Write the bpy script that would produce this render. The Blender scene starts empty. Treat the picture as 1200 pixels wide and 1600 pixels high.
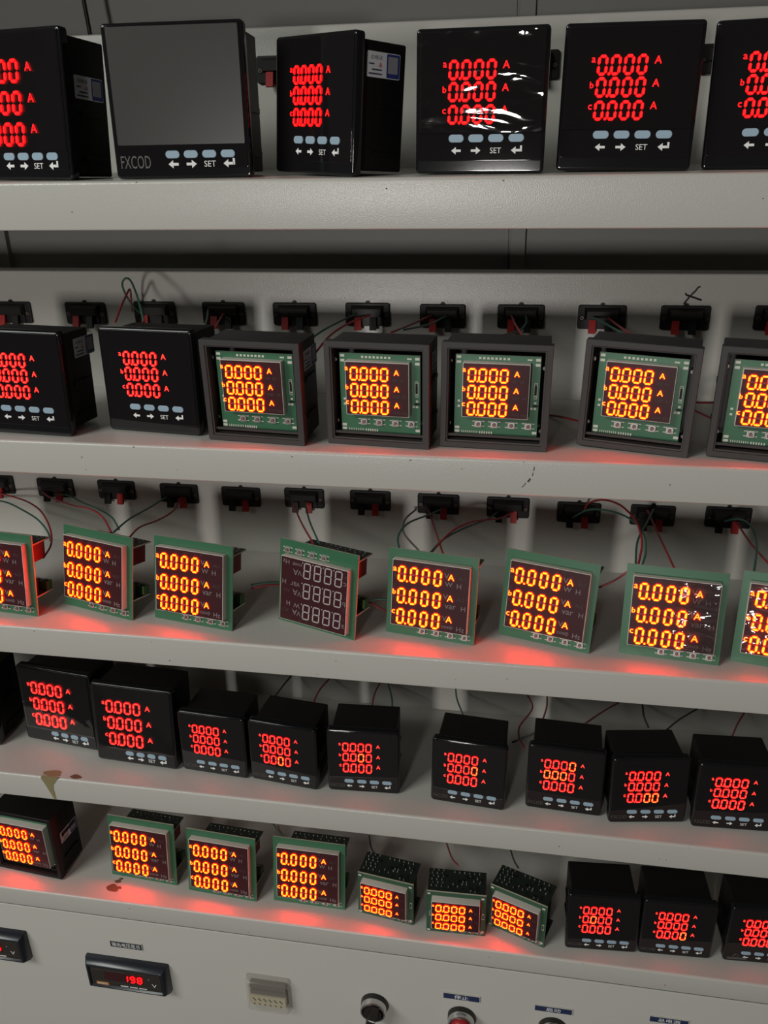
import bpy, bmesh, math, random
from mathutils import Vector, Matrix
random.seed(7)
S = bpy.context.scene
COL = S.collection
R = math.radians

# ------------------------------------------------------------------ camera
def make_camera():
    yaw, pitch, roll = R(9.99984), R(23.85118), R(1.23421)
    f = Vector((-math.sin(yaw)*math.cos(pitch), math.cos(yaw)*math.cos(pitch), -math.sin(pitch)))
    r = Vector((math.cos(yaw), math.sin(yaw), 0)); d = f.cross(r)
    rr_ = r*math.cos(roll) + d*math.sin(roll); dd = d*math.cos(roll) - r*math.sin(roll)
    cd = bpy.data.cameras.new('camera'); cam = bpy.data.objects.new('camera', cd); COL.objects.link(cam)
    m = Matrix((rr_, -dd, -f)).transposed().to_4x4(); m.translation = Vector((0.06183, -0.62622, 0.23223))
    cam.matrix_world = m
    cd.sensor_fit = 'VERTICAL'; cd.sensor_height = 36.0; cd.sensor_width = 27.0
    cd.lens = 1333.22/1600*36.0; cd.clip_start = 0.02; cd.clip_end = 50
    S.camera = cam
make_camera()

# ------------------------------------------------------------------ light, exposure
w = bpy.data.worlds.new('room_ambience'); S.world = w; w.use_nodes = True
w.node_tree.nodes['Background'].inputs[0].default_value = (1.0, 0.90, 0.86, 1)
w.node_tree.nodes['Background'].inputs[1].default_value = 0.040
def area(name, loc, target, sx, sy, power, color):
    l = bpy.data.lights.new(name, 'AREA'); l.shape = 'RECTANGLE'; l.size = sx; l.size_y = sy
    l.energy = power; l.color = color
    o = bpy.data.objects.new(name, l); COL.objects.link(o); o.location = loc
    o.rotation_euler = (Vector(target)-Vector(loc)).to_track_quat('-Z', 'Y').to_euler()
    return o
area('window_light', (-0.46, -2.9, 0.08), (-0.05, 0, -0.10), 0.22, 0.32, 22, (1.0, 0.97, 0.93))
area('left_fill_light', (-1.85, -1.85, 1.50), (-0.3, 0, -0.10), 1.3, 0.7, 42, (0.95, 0.99, 0.935))  # added soft fill from upper left, brightens the left side
S.view_settings.view_transform = 'Standard'; S.view_settings.look = 'None'
S.view_settings.exposure = 0.0; S.view_settings.gamma = 1.0; S.view_settings.use_curve_mapping = False

# ------------------------------------------------------------------ materials
def mat(name, color, rough=0.5, spec=0.5, metal=0.0, coat=0.0, alpha=1.0):
    m = bpy.data.materials.new(name); m.use_nodes = True
    b = m.node_tree.nodes['Principled BSDF']
    b.inputs['Base Color'].default_value = (*color, 1); b.inputs['Roughness'].default_value = rough
    b.inputs['Specular IOR Level'].default_value = spec; b.inputs['Metallic'].default_value = metal
    b.inputs['Coat Weight'].default_value = coat; b.inputs['Alpha'].default_value = alpha
    return m
def bump(m, scale, strength, dist, detail=2.0, stretch=(1, 1, 1)):
    nt = m.node_tree; b = nt.nodes['Principled BSDF']
    tc = nt.nodes.new('ShaderNodeTexCoord'); mp = nt.nodes.new('ShaderNodeMapping'); mp.inputs['Scale'].default_value = stretch
    n = nt.nodes.new('ShaderNodeTexNoise'); n.inputs['Scale'].default_value = scale; n.inputs['Detail'].default_value = detail
    bp = nt.nodes.new('ShaderNodeBump'); bp.inputs['Strength'].default_value = strength; bp.inputs['Distance'].default_value = dist
    nt.links.new(tc.outputs['Object'], mp.inputs[0]); nt.links.new(mp.outputs[0], n.inputs['Vector'])
    nt.links.new(n.outputs['Fac'], bp.inputs['Height']); nt.links.new(bp.outputs['Normal'], b.inputs['Normal'])
    return m
def emit(name, color, strength=1.0):
    m = bpy.data.materials.new(name); m.use_nodes = True; nt = m.node_tree; nt.nodes.clear()
    o = nt.nodes.new('ShaderNodeOutputMaterial'); e = nt.nodes.new('ShaderNodeEmission')
    e.inputs[0].default_value = (*color, 1); e.inputs[1].default_value = strength
    nt.links.new(e.outputs[0], o.inputs[0]); return m
def film_mat(name, fac, seed, relief, tint=(1, 1, 1), scale=22):
    """creased clear protective film: mostly see-through, glossy, with a crumple relief"""
    m = bpy.data.materials.new(name); m.use_nodes = True; nt = m.node_tree; nt.nodes.clear()
    o = nt.nodes.new('ShaderNodeOutputMaterial'); mx = nt.nodes.new('ShaderNodeMixShader')
    tr = nt.nodes.new('ShaderNodeBsdfTransparent'); gl = nt.nodes.new('ShaderNodeBsdfGlossy'); gl.inputs['Roughness'].default_value = 0.040
    gl.inputs['Color'].default_value = (*tint, 1)
    tc = nt.nodes.new('ShaderNodeTexCoord'); mp = nt.nodes.new('ShaderNodeMapping')
    mp.inputs['Location'].default_value = (seed, seed*0.7, seed*1.3); mp.inputs['Rotation'].default_value = (0, R(25), 0); mp.inputs['Scale'].default_value = (1.0, 1.0, 2.2)
    n = nt.nodes.new('ShaderNodeTexNoise'); n.inputs['Scale'].default_value = scale; n.inputs['Detail'].default_value = 1.5; n.inputs['Distortion'].default_value = 1.4
    bp = nt.nodes.new('ShaderNodeBump'); bp.inputs['Strength'].default_value = relief; bp.inputs['Distance'].default_value = 0.006
    nt.links.new(tc.outputs['Object'], mp.inputs[0]); nt.links.new(mp.outputs[0], n.inputs['Vector'])
    nt.links.new(n.outputs['Fac'], bp.inputs['Height']); nt.links.new(bp.outputs['Normal'], gl.inputs['Normal'])
    lw = nt.nodes.new('ShaderNodeFresnel'); lw.inputs[0].default_value = 1.45
    mul = nt.nodes.new('ShaderNodeMath'); mul.operation = 'MULTIPLY'; mul.inputs[1].default_value = fac
    nt.links.new(lw.outputs[0], mul.inputs[0]); nt.links.new(mul.outputs[0], mx.inputs[0])
    nt.links.new(tr.outputs[0], mx.inputs[1]); nt.links.new(gl.outputs[0], mx.inputs[2]); nt.links.new(mx.outputs[0], o.inputs[0])
    return m
M = {}
M['paint'] = bump(mat('grey_powder_coat', (0.50, 0.484, 0.445), 0.30, 0.5), 1200, 0.32, 0.0004, 1.0)
M['panel'] = bump(mat('grey_panel_paint', (0.50, 0.484, 0.445), 0.5, 0.4), 650, 0.2, 0.0005, 1.0)
M['dark_gap'] = mat('painted_seam_shadow', (0.03, 0.03, 0.028), 0.8, 0.2)  # dark colour stands in for the shade inside the open seam
M['black'] = bump(mat('black_moulded_plastic', (0.0075, 0.0062, 0.0062), 0.5, 0.25), 900, 0.1, 0.0003)
M['housing'] = bump(mat('dark_housing_plastic', (0.042, 0.037, 0.036), 0.55, 0.4), 900, 0.15, 0.0003)
M['gloss'] = mat('glossy_black_bezel', (0.008, 0.008, 0.009), 0.07, 0.5)
M['face'] = mat('tinted_face_panel', (0.0085, 0.0075, 0.008), 0.035, 0.5)
M['milky'] = mat('milky_protective_film', (0.030, 0.026, 0.0235), 0.3, 0.4)
M['button'] = mat('pale_blue_button', (0.30, 0.41, 0.50), 0.5, 0.4)
M['legend'] = mat('white_print', (0.80, 0.80, 0.78), 0.6, 0.3)
M['logo'] = mat('faint_grey_print', (0.085, 0.078, 0.074), 0.4, 0.4)
M['pcb'] = bump(mat('green_solder_mask', (0.040, 0.140, 0.072), 0.35, 0.5), 300, 0.05, 0.0003)
M['pcb_dark'] = mat('dark_green_solder_mask', (0.030, 0.085, 0.048), 0.4, 0.5)
M['pcb_edge'] = mat('pale_board_edge', (0.55, 0.52, 0.40), 0.6, 0.3)
M['pcb_back'] = mat('bare_dark_board', (0.012, 0.018, 0.013), 0.45, 0.4)
M['shell'] = mat('white_display_shell', (0.62, 0.56, 0.50), 0.5, 0.4)
M['disp'] = mat('dark_display_face', (0.048, 0.011, 0.014), 0.42, 0.25)
M['dim'] = mat('grey_display_print', (0.22, 0.18, 0.18), 0.6, 0.3)
M['dimmer'] = mat('dark_grey_display_print', (0.075, 0.05, 0.05), 0.6, 0.3)
M['seg_off'] = mat('unlit_segment', (0.42, 0.37, 0.36), 0.6, 0.3)
M['seg_mid'] = mat('unlit_middle_segment', (0.20, 0.05, 0.07), 0.6, 0.3)
M['pin'] = mat('tinned_solder', (0.75, 0.74, 0.70), 0.25, 0.5, 1.0)
M['pad'] = mat('white_silkscreen', (0.62, 0.60, 0.52), 0.6, 0.3)
M['switch_metal'] = mat('switch_tin_plate', (0.60, 0.56, 0.54), 0.35, 0.5, 0.6)
M['switch_cap'] = mat('switch_cap_pinkish', (0.20, 0.12, 0.115), 0.5, 0.4)
M['relay'] = mat('red_relay_plastic', (0.20, 0.018, 0.022), 0.45, 0.4)
M['capacitor'] = mat('dark_blue_sleeve', (0.02, 0.022, 0.045), 0.35, 0.5)
M['terminal'] = mat('green_terminal_plastic', (0.07, 0.14, 0.05), 0.5, 0.4)
M['sticker'] = mat('white_sticker', (0.74, 0.75, 0.78), 0.5, 0.3)
M['sticker_blue'] = mat('blue_sticker_print', (0.035, 0.05, 0.22), 0.5, 0.3)
M['sticker_pale'] = mat('grey_sticker_window', (0.32, 0.31, 0.33), 0.5, 0.3)
M['ink'] = mat('dark_ink', (0.06, 0.06, 0.10), 0.6, 0.3)
M['red_ink'] = mat('red_ink', (0.55, 0.25, 0.26), 0.6, 0.3)
M['socket'] = mat('black_socket_plastic', (0.012, 0.010, 0.010), 0.42, 0.3)
M['lever_red'] = mat('red_lever', (0.34, 0.022, 0.02), 0.5, 0.2)
M['lever_black'] = mat('black_lever', (0.010, 0.009, 0.009), 0.5, 0.2)
M['screw'] = mat('dull_screw', (0.16, 0.13, 0.12), 0.35, 0.5, 1.0)
M['wire_red'] = mat('red_wire_sleeve', (0.30, 0.022, 0.03), 0.4, 0.5)
M['wire_green'] = mat('green_wire_sleeve', (0.035, 0.12, 0.085), 0.4, 0.5)
M['wire_gray'] = mat('grey_wire_sleeve', (0.12, 0.11, 0.10), 0.4, 0.5)
M['wire_black'] = mat('black_wire_sleeve', (0.012, 0.011, 0.011), 0.4, 0.5)
M['marker'] = mat('black_marker_ink', (0.012, 0.008, 0.010), 0.5, 0.4)
M['glue'] = mat('yellowed_glue', (0.24, 0.20, 0.10), 0.35, 0.5)
M['brown'] = mat('brown_stain', (0.16, 0.09, 0.055), 0.5, 0.4)
M['meter_body'] = mat('blue_black_meter_bezel', (0.016, 0.018, 0.026), 0.28, 0.5)
M['meter_face'] = mat('brown_black_meter_face', (0.030, 0.024, 0.020), 0.3, 0.5)
M['orange'] = mat('orange_badge', (0.50, 0.20, 0.055), 0.5, 0.4)
M['tag'] = mat('navy_name_plate', (0.020, 0.030, 0.085), 0.4, 0.4)
M['tag_dark'] = mat('black_blue_name_plate', (0.020, 0.024, 0.035), 0.4, 0.4)
M['tag_edge'] = mat('pale_plate_edge', (0.52, 0.50, 0.45), 0.5, 0.4)
M['chrome'] = mat('satin_chrome', (0.62, 0.61, 0.60), 0.22, 0.5, 1.0)
M['ring'] = mat('black_switch_ring', (0.018, 0.015, 0.013), 0.45, 0.4)
M['red_cap'] = mat('red_push_cap', (0.36, 0.018, 0.022), 0.35, 0.5)
M['green_cap'] = mat('green_push_cap', (0.02, 0.12, 0.04), 0.35, 0.5)
M['cream'] = mat('cream_comb', (0.52, 0.45, 0.29), 0.5, 0.4)
M['clear'] = mat('smoky_clear_cover', (0.55, 0.52, 0.44), 0.15, 0.5, 0, 0, 0.25)
M['back'] = mat('shaded_back_sheet_paint', (0.24, 0.245, 0.23), 0.5, 0.4)  # grey darkened to stand in for weaker light behind the boards
M['cover_dark'] = mat('brown_slot', (0.075, 0.055, 0.05), 0.4, 0.4)
M['hole'] = mat('dark_hole', (0.04, 0.03, 0.02), 0.7, 0.2)
M['floor'] = bump(mat('grey_floor', (0.13, 0.12, 0.115), 0.6, 0.3), 4, 0.1, 0.002)
M['wall'] = mat('off_white_wall', (0.45, 0.44, 0.42), 0.8, 0.2)
# light-emitting segments
M['core_y'] = emit('amber_lit_segment_core', (36, 1.0, 0.05))
M['rim_y'] = emit('amber_segment_halo_edge', (11, 0.04, 0.004))  # halo around lit segments put into their glowing red edge
M['core_r'] = emit('red_lit_segment_core', (6.0, 0.125, 0.095))
M['rim_r'] = emit('red_segment_halo_edge', (1.8, 0.008, 0.010))  # same halo edge for the filtered red digits
M['core_h'] = emit('flickering_segment_core', (12.0, 0.55, 0.10))
M['core_d'] = emit('deep_red_segment_core', (6.0, 0.032, 0.036))
M['film'] = film_mat('clear_creased_film', 1.3, 0.0, 0.09)
M['film_b'] = film_mat('clear_crumpled_film', 1.6, 3.7, 0.20)
M['film_c'] = film_mat('clear_wrinkled_film', 5.0, 8.1, 0.6, (0.95, 1.0, 0.95), 42)

# ------------------------------------------------------------------ mesh helpers
class MB:
    def __init__(s): s.v, s.f, s.mi = [], [], []
    def add(s, vs, fs, mi=0):
        n = len(s.v); s.v += [tuple(p) for p in vs]
        for f in fs: s.f.append(tuple(i+n for i in f)); s.mi.append(mi)
        return s
    def box(s, x0, x1, y0, y1, z0, z1, mi=0):
        v = [(x, y, z) for x in (x0, x1) for y in (y0, y1) for z in (z0, z1)]
        return s.add(v, [(0,1,3,2),(4,6,7,5),(0,4,5,1),(2,3,7,6),(0,2,6,4),(1,5,7,3)], mi)
    def loft(s, loops, cap0=True, cap1=True, mi=0, mi_cap1=None):
        n = len(loops[0]); v = [p for l in loops for p in l]; f = []
        for k in range(len(loops)-1):
            for i in range(n):
                j = (i+1) % n; f.append((k*n+i, k*n+j, (k+1)*n+j, (k+1)*n+i))
        s.add(v, f, mi)
        b = len(s.v)-len(v)
        if cap0: s.f.append(tuple(b+i for i in range(n))); s.mi.append(mi)
        if cap1: s.f.append(tuple(b+(len(loops)-1)*n+i for i in range(n))); s.mi.append(mi if mi_cap1 is None else mi_cap1)
        return s
    def cyl(s, c, axis, r0, r1, h, n=20, mi=0, mi_cap1=None):
        c = Vector(c); a = Vector(axis).normalized(); u = a.orthogonal().normalized(); w_ = a.cross(u)
        l = [[c + a*t + (u*math.cos(2*math.pi*i/n) + w_*math.sin(2*math.pi*i/n))*r for i in range(n)] for t, r in ((0, r0), (h, r1))]
        return s.loft(l, True, True, mi, mi_cap1)
    def tube(s, path, r, n=8, mi=0):
        P = [Vector(p) for p in path]; loops = []; u = None
        for i, p in enumerate(P):
            t = (P[min(i+1, len(P)-1)]-P[max(i-1, 0)]).normalized()
            u = t.orthogonal().normalized() if u is None else (u - t*u.dot(t)).normalized()
            w_ = t.cross(u)
            loops.append([p + (u*math.cos(2*math.pi*k/n) + w_*math.sin(2*math.pi*k/n))*r for k in range(n)])
        return s.loft(loops, True, True, mi)
    def prism(s, poly, y0, y1, mi=0):          # polygon in the xz plane swept along y
        return s.loft([[(x, y0, z) for x, z in poly], [(x, y1, z) for x, z in poly]], True, True, mi)
    def mesh(s, name, mats, smooth=35):
        me = bpy.data.meshes.new(name); me.from_pydata(s.v, [], s.f)
        for m in mats: me.materials.append(M[m])
        for p, k in zip(me.polygons, s.mi): p.material_index = k
        bm = bmesh.new(); bm.from_mesh(me); bmesh.ops.recalc_face_normals(bm, faces=bm.faces); bm.to_mesh(me); bm.free()
        if smooth:
            for p in me.polygons: p.use_smooth = True
            me.set_sharp_from_angle(angle=R(smooth))
        return me
def rr(w_, h, r, n=4):
    """rounded rectangle outline centred on the origin"""
    r = max(min(r, w_/2-1e-6, h/2-1e-6), 1e-5); o = []
    for cx, cz, a0 in ((w_/2-r, h/2-r, 0), (-w_/2+r, h/2-r, 90), (-w_/2+r, -h/2+r, 180), (w_/2-r, -h/2+r, 270)):
        for k in range(n+1):
            a = R(a0+90*k/n); o.append((cx+r*math.cos(a), cz+r*math.sin(a)))
    return o
def plate(mb, cx, cz, w_, h, r, yb, yf, b, mi=0, n=4):
    """rounded plate whose front (towards -y) edge is rounded over by b"""
    loops = [[(cx+x, yb, cz+z) for x, z in rr(w_, h, r, n)]]
    for k in range(4):
        a = R(30*k); ins = b*(1-math.cos(a)); y = yf+b*(1-math.sin(a))
        loops.append([(cx+x, y, cz+z) for x, z in rr(w_-2*ins, h-2*ins, r-ins, n)])
    ins = b*1.5; loops.append([(cx+x, yf, cz+z) for x, z in rr(w_-2*ins, h-2*ins, r-ins, n)])   # keeps the front flat-shaded
    return mb.loft(loops, True, True, mi)
CACHE = {}
def cached(key, fn):
    if key not in CACHE: CACHE[key] = fn()
    return CACHE[key]
def obj(name, me, parent=None, loc=None, rot=None):
    o = bpy.data.objects.new(name, me); COL.objects.link(o)
    if parent is not None: o.parent = parent
    if loc: o.location = loc
    if rot: o.rotation_euler = rot
    return o
def thing(name, label, cat, loc=(0, 0, 0), rot=(0, 0, 0), group=None):
    o = obj(name, None, None, loc, rot); o.empty_display_size = 0.02; return tag(o, label, cat, group)
def tag(o, label, cat, group=None):
    o['label'] = label; o['category'] = cat
    if group: o['group'] = group
    return o
def text_geo(txt):
    """outline of a word in the xz plane, lower left corner at the origin, as (verts, faces, width, height)"""
    def f():
        cu = bpy.data.curves.new('t', 'FONT'); cu.body = txt; cu.resolution_u = 3
        o = bpy.data.objects.new('t', cu); COL.objects.link(o)
        me = bpy.data.meshes.new_from_object(o.evaluated_get(bpy.context.evaluated_depsgraph_get()))
        v = [(p.co.x, p.co.y) for p in me.vertices]; fc = [tuple(p.vertices) for p in me.polygons]
        bpy.data.objects.remove(o); bpy.data.curves.remove(cu); bpy.data.meshes.remove(me)
        if not v: return [], [], 1, 1
        x0, x1 = min(p[0] for p in v), max(p[0] for p in v); z0, z1 = min(p[1] for p in v), max(p[1] for p in v)
        return [(x-x0, z-z0) for x, z in v], fc, x1-x0, z1-z0
    return cached('txt '+txt, f)
def put_text(mb, txt, cx, cz, h, y, wid=None, mi=0):
    """word centred on (cx, cz) in the plane y, h tall and, if given, wid wide"""
    v, f, tw, th = text_geo(txt)
    if not v: return mb
    sz = h/th; sx = wid/tw if wid else sz
    return mb.add([(cx+(x-tw/2)*sx, y, cz+(z-th/2)*sz) for x, z in v], f, mi)

# ------------------------------------------------------------------ display digits
def hexa(p0, p1, t):
    (x0, z0), (x1, z1) = p0, p1; L = math.hypot(x1-x0, z1-z0); dx, dz = (x1-x0)/L, (z1-z0)/L; nx, nz = -dz, dx; a = t/2
    return [(x0, z0), (x0+dx*a+nx*a, z0+dz*a+nz*a), (x1-dx*a+nx*a, z1-dz*a+nz*a), (x1, z1), (x1-dx*a-nx*a, z1-dz*a-nz*a), (x0+dx*a-nx*a, z0+dz*a-nz*a)]
SEGS = {'0': 'abcdef', '1': 'bc', '2': 'abged', '5': 'acdfg', '9': 'abcdfg', '8': 'abcdefg'}
def digit_mesh(w_, h, tc, tr, ch, dot, core, rim, mid=None, slant=0.045, rise=0.0009):
    def f():
        mb = MB(); t = tr; g = t*0.10
        L, Rr, B, T, C_ = t/2, w_-t/2, t/2, h-t/2, h/2
        ends = {'a': ((L+g, T), (Rr-g, T)), 'd': ((L+g, B), (Rr-g, B)), 'g': ((L+g, C_), (Rr-g, C_)),
                'f': ((L, C_+g), (L, T-g)), 'b': ((Rr, C_+g), (Rr, T-g)), 'e': ((L, B+g), (L, C_-g)), 'c': ((Rr, B+g), (Rr, C_-g))}
        sl = lambda q: (q[0]+q[1]*slant, q[1])
        for k, (p, q) in ends.items():
            lit = k in SEGS[ch]
            if not lit and not (mid and k == 'g'): continue
            o = [sl(x) for x in hexa(p, q, tr)]; s = (1-tc/tr)*0.5
            Lq = math.hypot(q[0]-p[0], q[1]-p[1]); e = (tr-tc)*0.5/Lq
            p2 = (p[0]+(q[0]-p[0])*e, p[1]+(q[1]-p[1])*e); q2 = (q[0]-(q[0]-p[0])*e, q[1]-(q[1]-p[1])*e)
            i = [sl(x) for x in hexa(p2, q2, tc)]
            if lit: mb.loft([[(x, 0, z) for x, z in o], [(x, -rise, z) for x, z in i]], True, True, 1, 0)
            else: mb.loft([[(x, 0, z) for x, z in i], [(x, -rise*0.5, z) for x, z in i]], True, True, 2, 2)
        if dot:
            cx, cz, r = w_*1.19, B+t*0.05, tr*0.52
            c1 = [(cx+r*math.cos(k*math.pi/4), cz+r*math.sin(k*math.pi/4)) for k in range(8)]
            c2 = [(cx+(x-cx)*tc/tr, cz+(z-cz)*tc/tr) for x, z in c1]
            mb.loft([[(x, 0, z) for x, z in c1], [(x, -rise, z) for x, z in c2]], True, True, 1, 0)
        return mb.mesh('digit', [core, rim] + ([mid] if mid else []), 0)
    return cached(('digit', round(w_, 5), round(h, 5), ch, dot, core, rim, mid, round(tc/tr, 2), round(tr/h, 3)), f)
def letter_mesh(txt, h, m, wid=None, fat=0.0):
    def f():
        mb = MB(); put_text(mb, txt, 0, 0, h, 0, wid); return mb.mesh('letter', [m], 0)
    return cached(('letter', txt, round(h, 5), m, wid), f)
def readout(parent, yf, x0, x1, rows, wr, style, abc_x, abc_z, unit_x, unit_z, hot=(), lh=0.9, th=(0.11, 0.14), alloff=False):
    """three rows of four digits with phase letters on the left and the unit letter A on the right"""
    T = x1-x0; core, rim = {'y': ('core_y', 'rim_y'), 'r': ('core_r', 'rim_r'), 'd': ('core_d', 'rim_r')}[style]
    mid = 'seg_mid' if style == 'y' else None
    for ri, (z0, z1) in enumerate(rows):
        h = z1-z0; w_ = T*wr
        for k in range(4):
            cr = 'core_h' if (ri, k) in hot and style != 'y' else core
            if alloff: me = digit_mesh(w_, h, h*0.075, h*0.08, '8', True, 'seg_off', 'seg_off', None, rise=0.0002)
            else: me = digit_mesh(w_, h, h*th[0], h*th[1], '0', k == 0, cr, rim, mid)
            obj('digit', me, parent, (x0 + (T-w_)/3*k, yf, z0))
        ch = 'abc'[ri]
        lm = 'seg_off' if alloff else core
        obj('phase_letter', letter_mesh(ch, h*(0.34 if ch == 'b' else 0.26)*lh, 'dim' if alloff else core), parent, (abc_x, yf-0.0004, abc_z[ri]))
        obj('unit_letter', letter_mesh('A', h*0.40*lh, 'dim' if alloff else core), parent, (unit_x, yf-0.0004, unit_z[ri]))

# ------------------------------------------------------------------ shared small parts
def arrow(cx, cz, s, d):
    """solid arrow pointing left (d=-1) or right (d=1)"""
    return [(cx+d*x*s, cz+z*s) for x, z in ((0.5, 0), (0.02, 0.36), (0.02, 0.12), (-0.5, 0.12), (-0.5, -0.12), (0.02, -0.12), (0.02, -0.36))]
def legend_mesh(W, H, us, v):
    def f():
        mb = MB(); s = 0.075*W
        for u, k in zip(us, range(4)):
            x, z = (u-0.5)*W, v*H
            if k == 2: put_text(mb, 'SET', x, z, 0.040*H, 0, 0.085*W)
            else:
                p = arrow(x, z, s, 1 if k == 1 else -1); mb.add([(a, 0, b) for a, b in p], [(0, 1, 2, 5, 6), (2, 3, 4, 5)])
                if k == 3: mb.add([(x+0.5*s, 0, z-0.12*s), (x+0.62*s, 0, z-0.12*s), (x+0.62*s, 0, z+0.45*s), (x+0.42*s, 0, z+0.45*s), (x+0.42*s, 0, z-0.12*s)], [(0, 1, 2, 3, 4)])
        return mb.mesh('legend', ['legend'], 0)
    return cached(('legend', W, H), f)
def sticker(root, x, y, z, w_, h):
    def base(): mb = MB(); plate(mb, 0, 0, w_, h, 0.0012, 0, -0.00015, 0.00005); return mb.mesh('sticker', ['sticker'])
    def blue(): mb = MB(); plate(mb, w_*0.29, 0, w_*0.40, h*0.94, 0.001, -0.00014, -0.00022, 0.00003); return mb.mesh('blue_print', ['sticker_blue'])
    def pale(): mb = MB(); plate(mb, w_*0.28, h*0.04, w_*0.29, h*0.66, 0.0003, -0.0002, -0.0003, 0.00002); return mb.mesh('window', ['sticker_pale'])
    def ink():
        mb = MB(); put_text(mb, '合格证', -w_*0.22, h*0.28, h*0.17, -0.00025, w_*0.36)
        for q, (dz, ww, cx) in enumerate(((0.02, 0.16, -0.36), (-0.20, 0.30, -0.20), (-0.36, 0.40, -0.24))): mb.box(w_*(cx-ww/2), w_*(cx+ww/2), -0.00025, -0.0002, h*(dz-0.03), h*(dz+0.03))
        return mb.mesh('print', ['ink'], 0)
    def tri(): mb = MB(); mb.prism([(-w_*0.16, -h*0.08), (-w_*0.03, -h*0.08), (-w_*0.095, h*0.13)], -0.0002, -0.00026); return mb.mesh('triangle', ['red_ink'], 0)
    s = obj('sticker', cached(('stk', w_), base), root, (x, y, z), (0, 0, R(90))); s['label'] = 'white and blue certificate sticker'
    for n, fn in (('blue_print', blue), ('sticker_window', pale), ('sticker_text', ink), ('warning_triangle', tri)): obj(n, cached((n, w_), fn), s)
    return s
def place(root, x, y, z, yaw, tilt, roll, W):
    root.rotation_mode = 'ZXY'      # roll about y first, then tilt, then yaw
    root.matrix_basis = Matrix.Translation((x, y, z + abs(math.sin(R(roll)))*W/2)) @ Matrix.Rotation(R(yaw), 4, 'Z') @ Matrix.Rotation(R(-tilt), 4, 'X') @ Matrix.Rotation(R(roll), 4, 'Y')

def settle(root, z):
    """let the finished thing down (or up) so that its lowest point rests on the shelf at z"""
    bpy.context.view_layer.update(); lo = 1e9
    for ch in root.children:
        m = root.matrix_world @ ch.matrix_local
        lo = min([lo] + [(m @ v.co).z for v in ch.data.vertices])
    root.matrix_basis = Matrix.Translation((0, 0, z-lo+0.00005)) @ root.matrix_basis
# ------------------------------------------------------------------ closed panel meters
LAY = {
 'A': dict(u=(0.248, 0.613), rows=((0.649, 0.789), (0.502, 0.641), (0.347, 0.485)), abc=0.223, abcv=(0.755, 0.589, 0.440), au=0.687, av=(0.748, 0.597, 0.447),
           bu=(0.322, 0.476, 0.630, 0.786), bv=0.250, bs=(0.119, 0.057), lv=0.164, line=0.090, r=0.0028, logo=None),
 'K': dict(u=(0.175, 0.602), rows=((0.647, 0.808), (0.436, 0.600), (0.225, 0.391)), abc=0.150, abcv=(0.765, 0.560, 0.350), au=0.692, av=(0.752, 0.549, 0.346),
           bu=(0.432, 0.566, 0.701, 0.836), bv=0.158, bs=(0.104, 0.052), lv=0.093, line=0.066, r=0.003, logo=(0.044, 0.265, 0.068, 0.153)),
 'D': dict(u=(0.175, 0.602), rows=((0.647, 0.808), (0.436, 0.600), (0.225, 0.391)), abc=0.150, abcv=(0.765, 0.560, 0.350), au=0.692, av=(0.752, 0.549, 0.346),
           bu=(0.420, 0.555, 0.690, 0.826), bv=0.136, bs=(0.104, 0.055), lv=0.072, line=0.028, r=0.0035, logo=None),
 'E': dict(u=(0.214, 0.618), rows=((0.672, 0.812), (0.511, 0.648), (0.329, 0.480)), abc=0.184, abcv=(0.782, 0.608, 0.437), au=0.706, av=(0.770, 0.601, 0.434),
           bu=(0.299, 0.476, 0.649, 0.823), bv=0.181, bs=(0.133, 0.057), lv=0.100, line=0.028, r=0.004, logo=(0.037, 0.236, 0.074, 0.127)),
}
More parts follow.
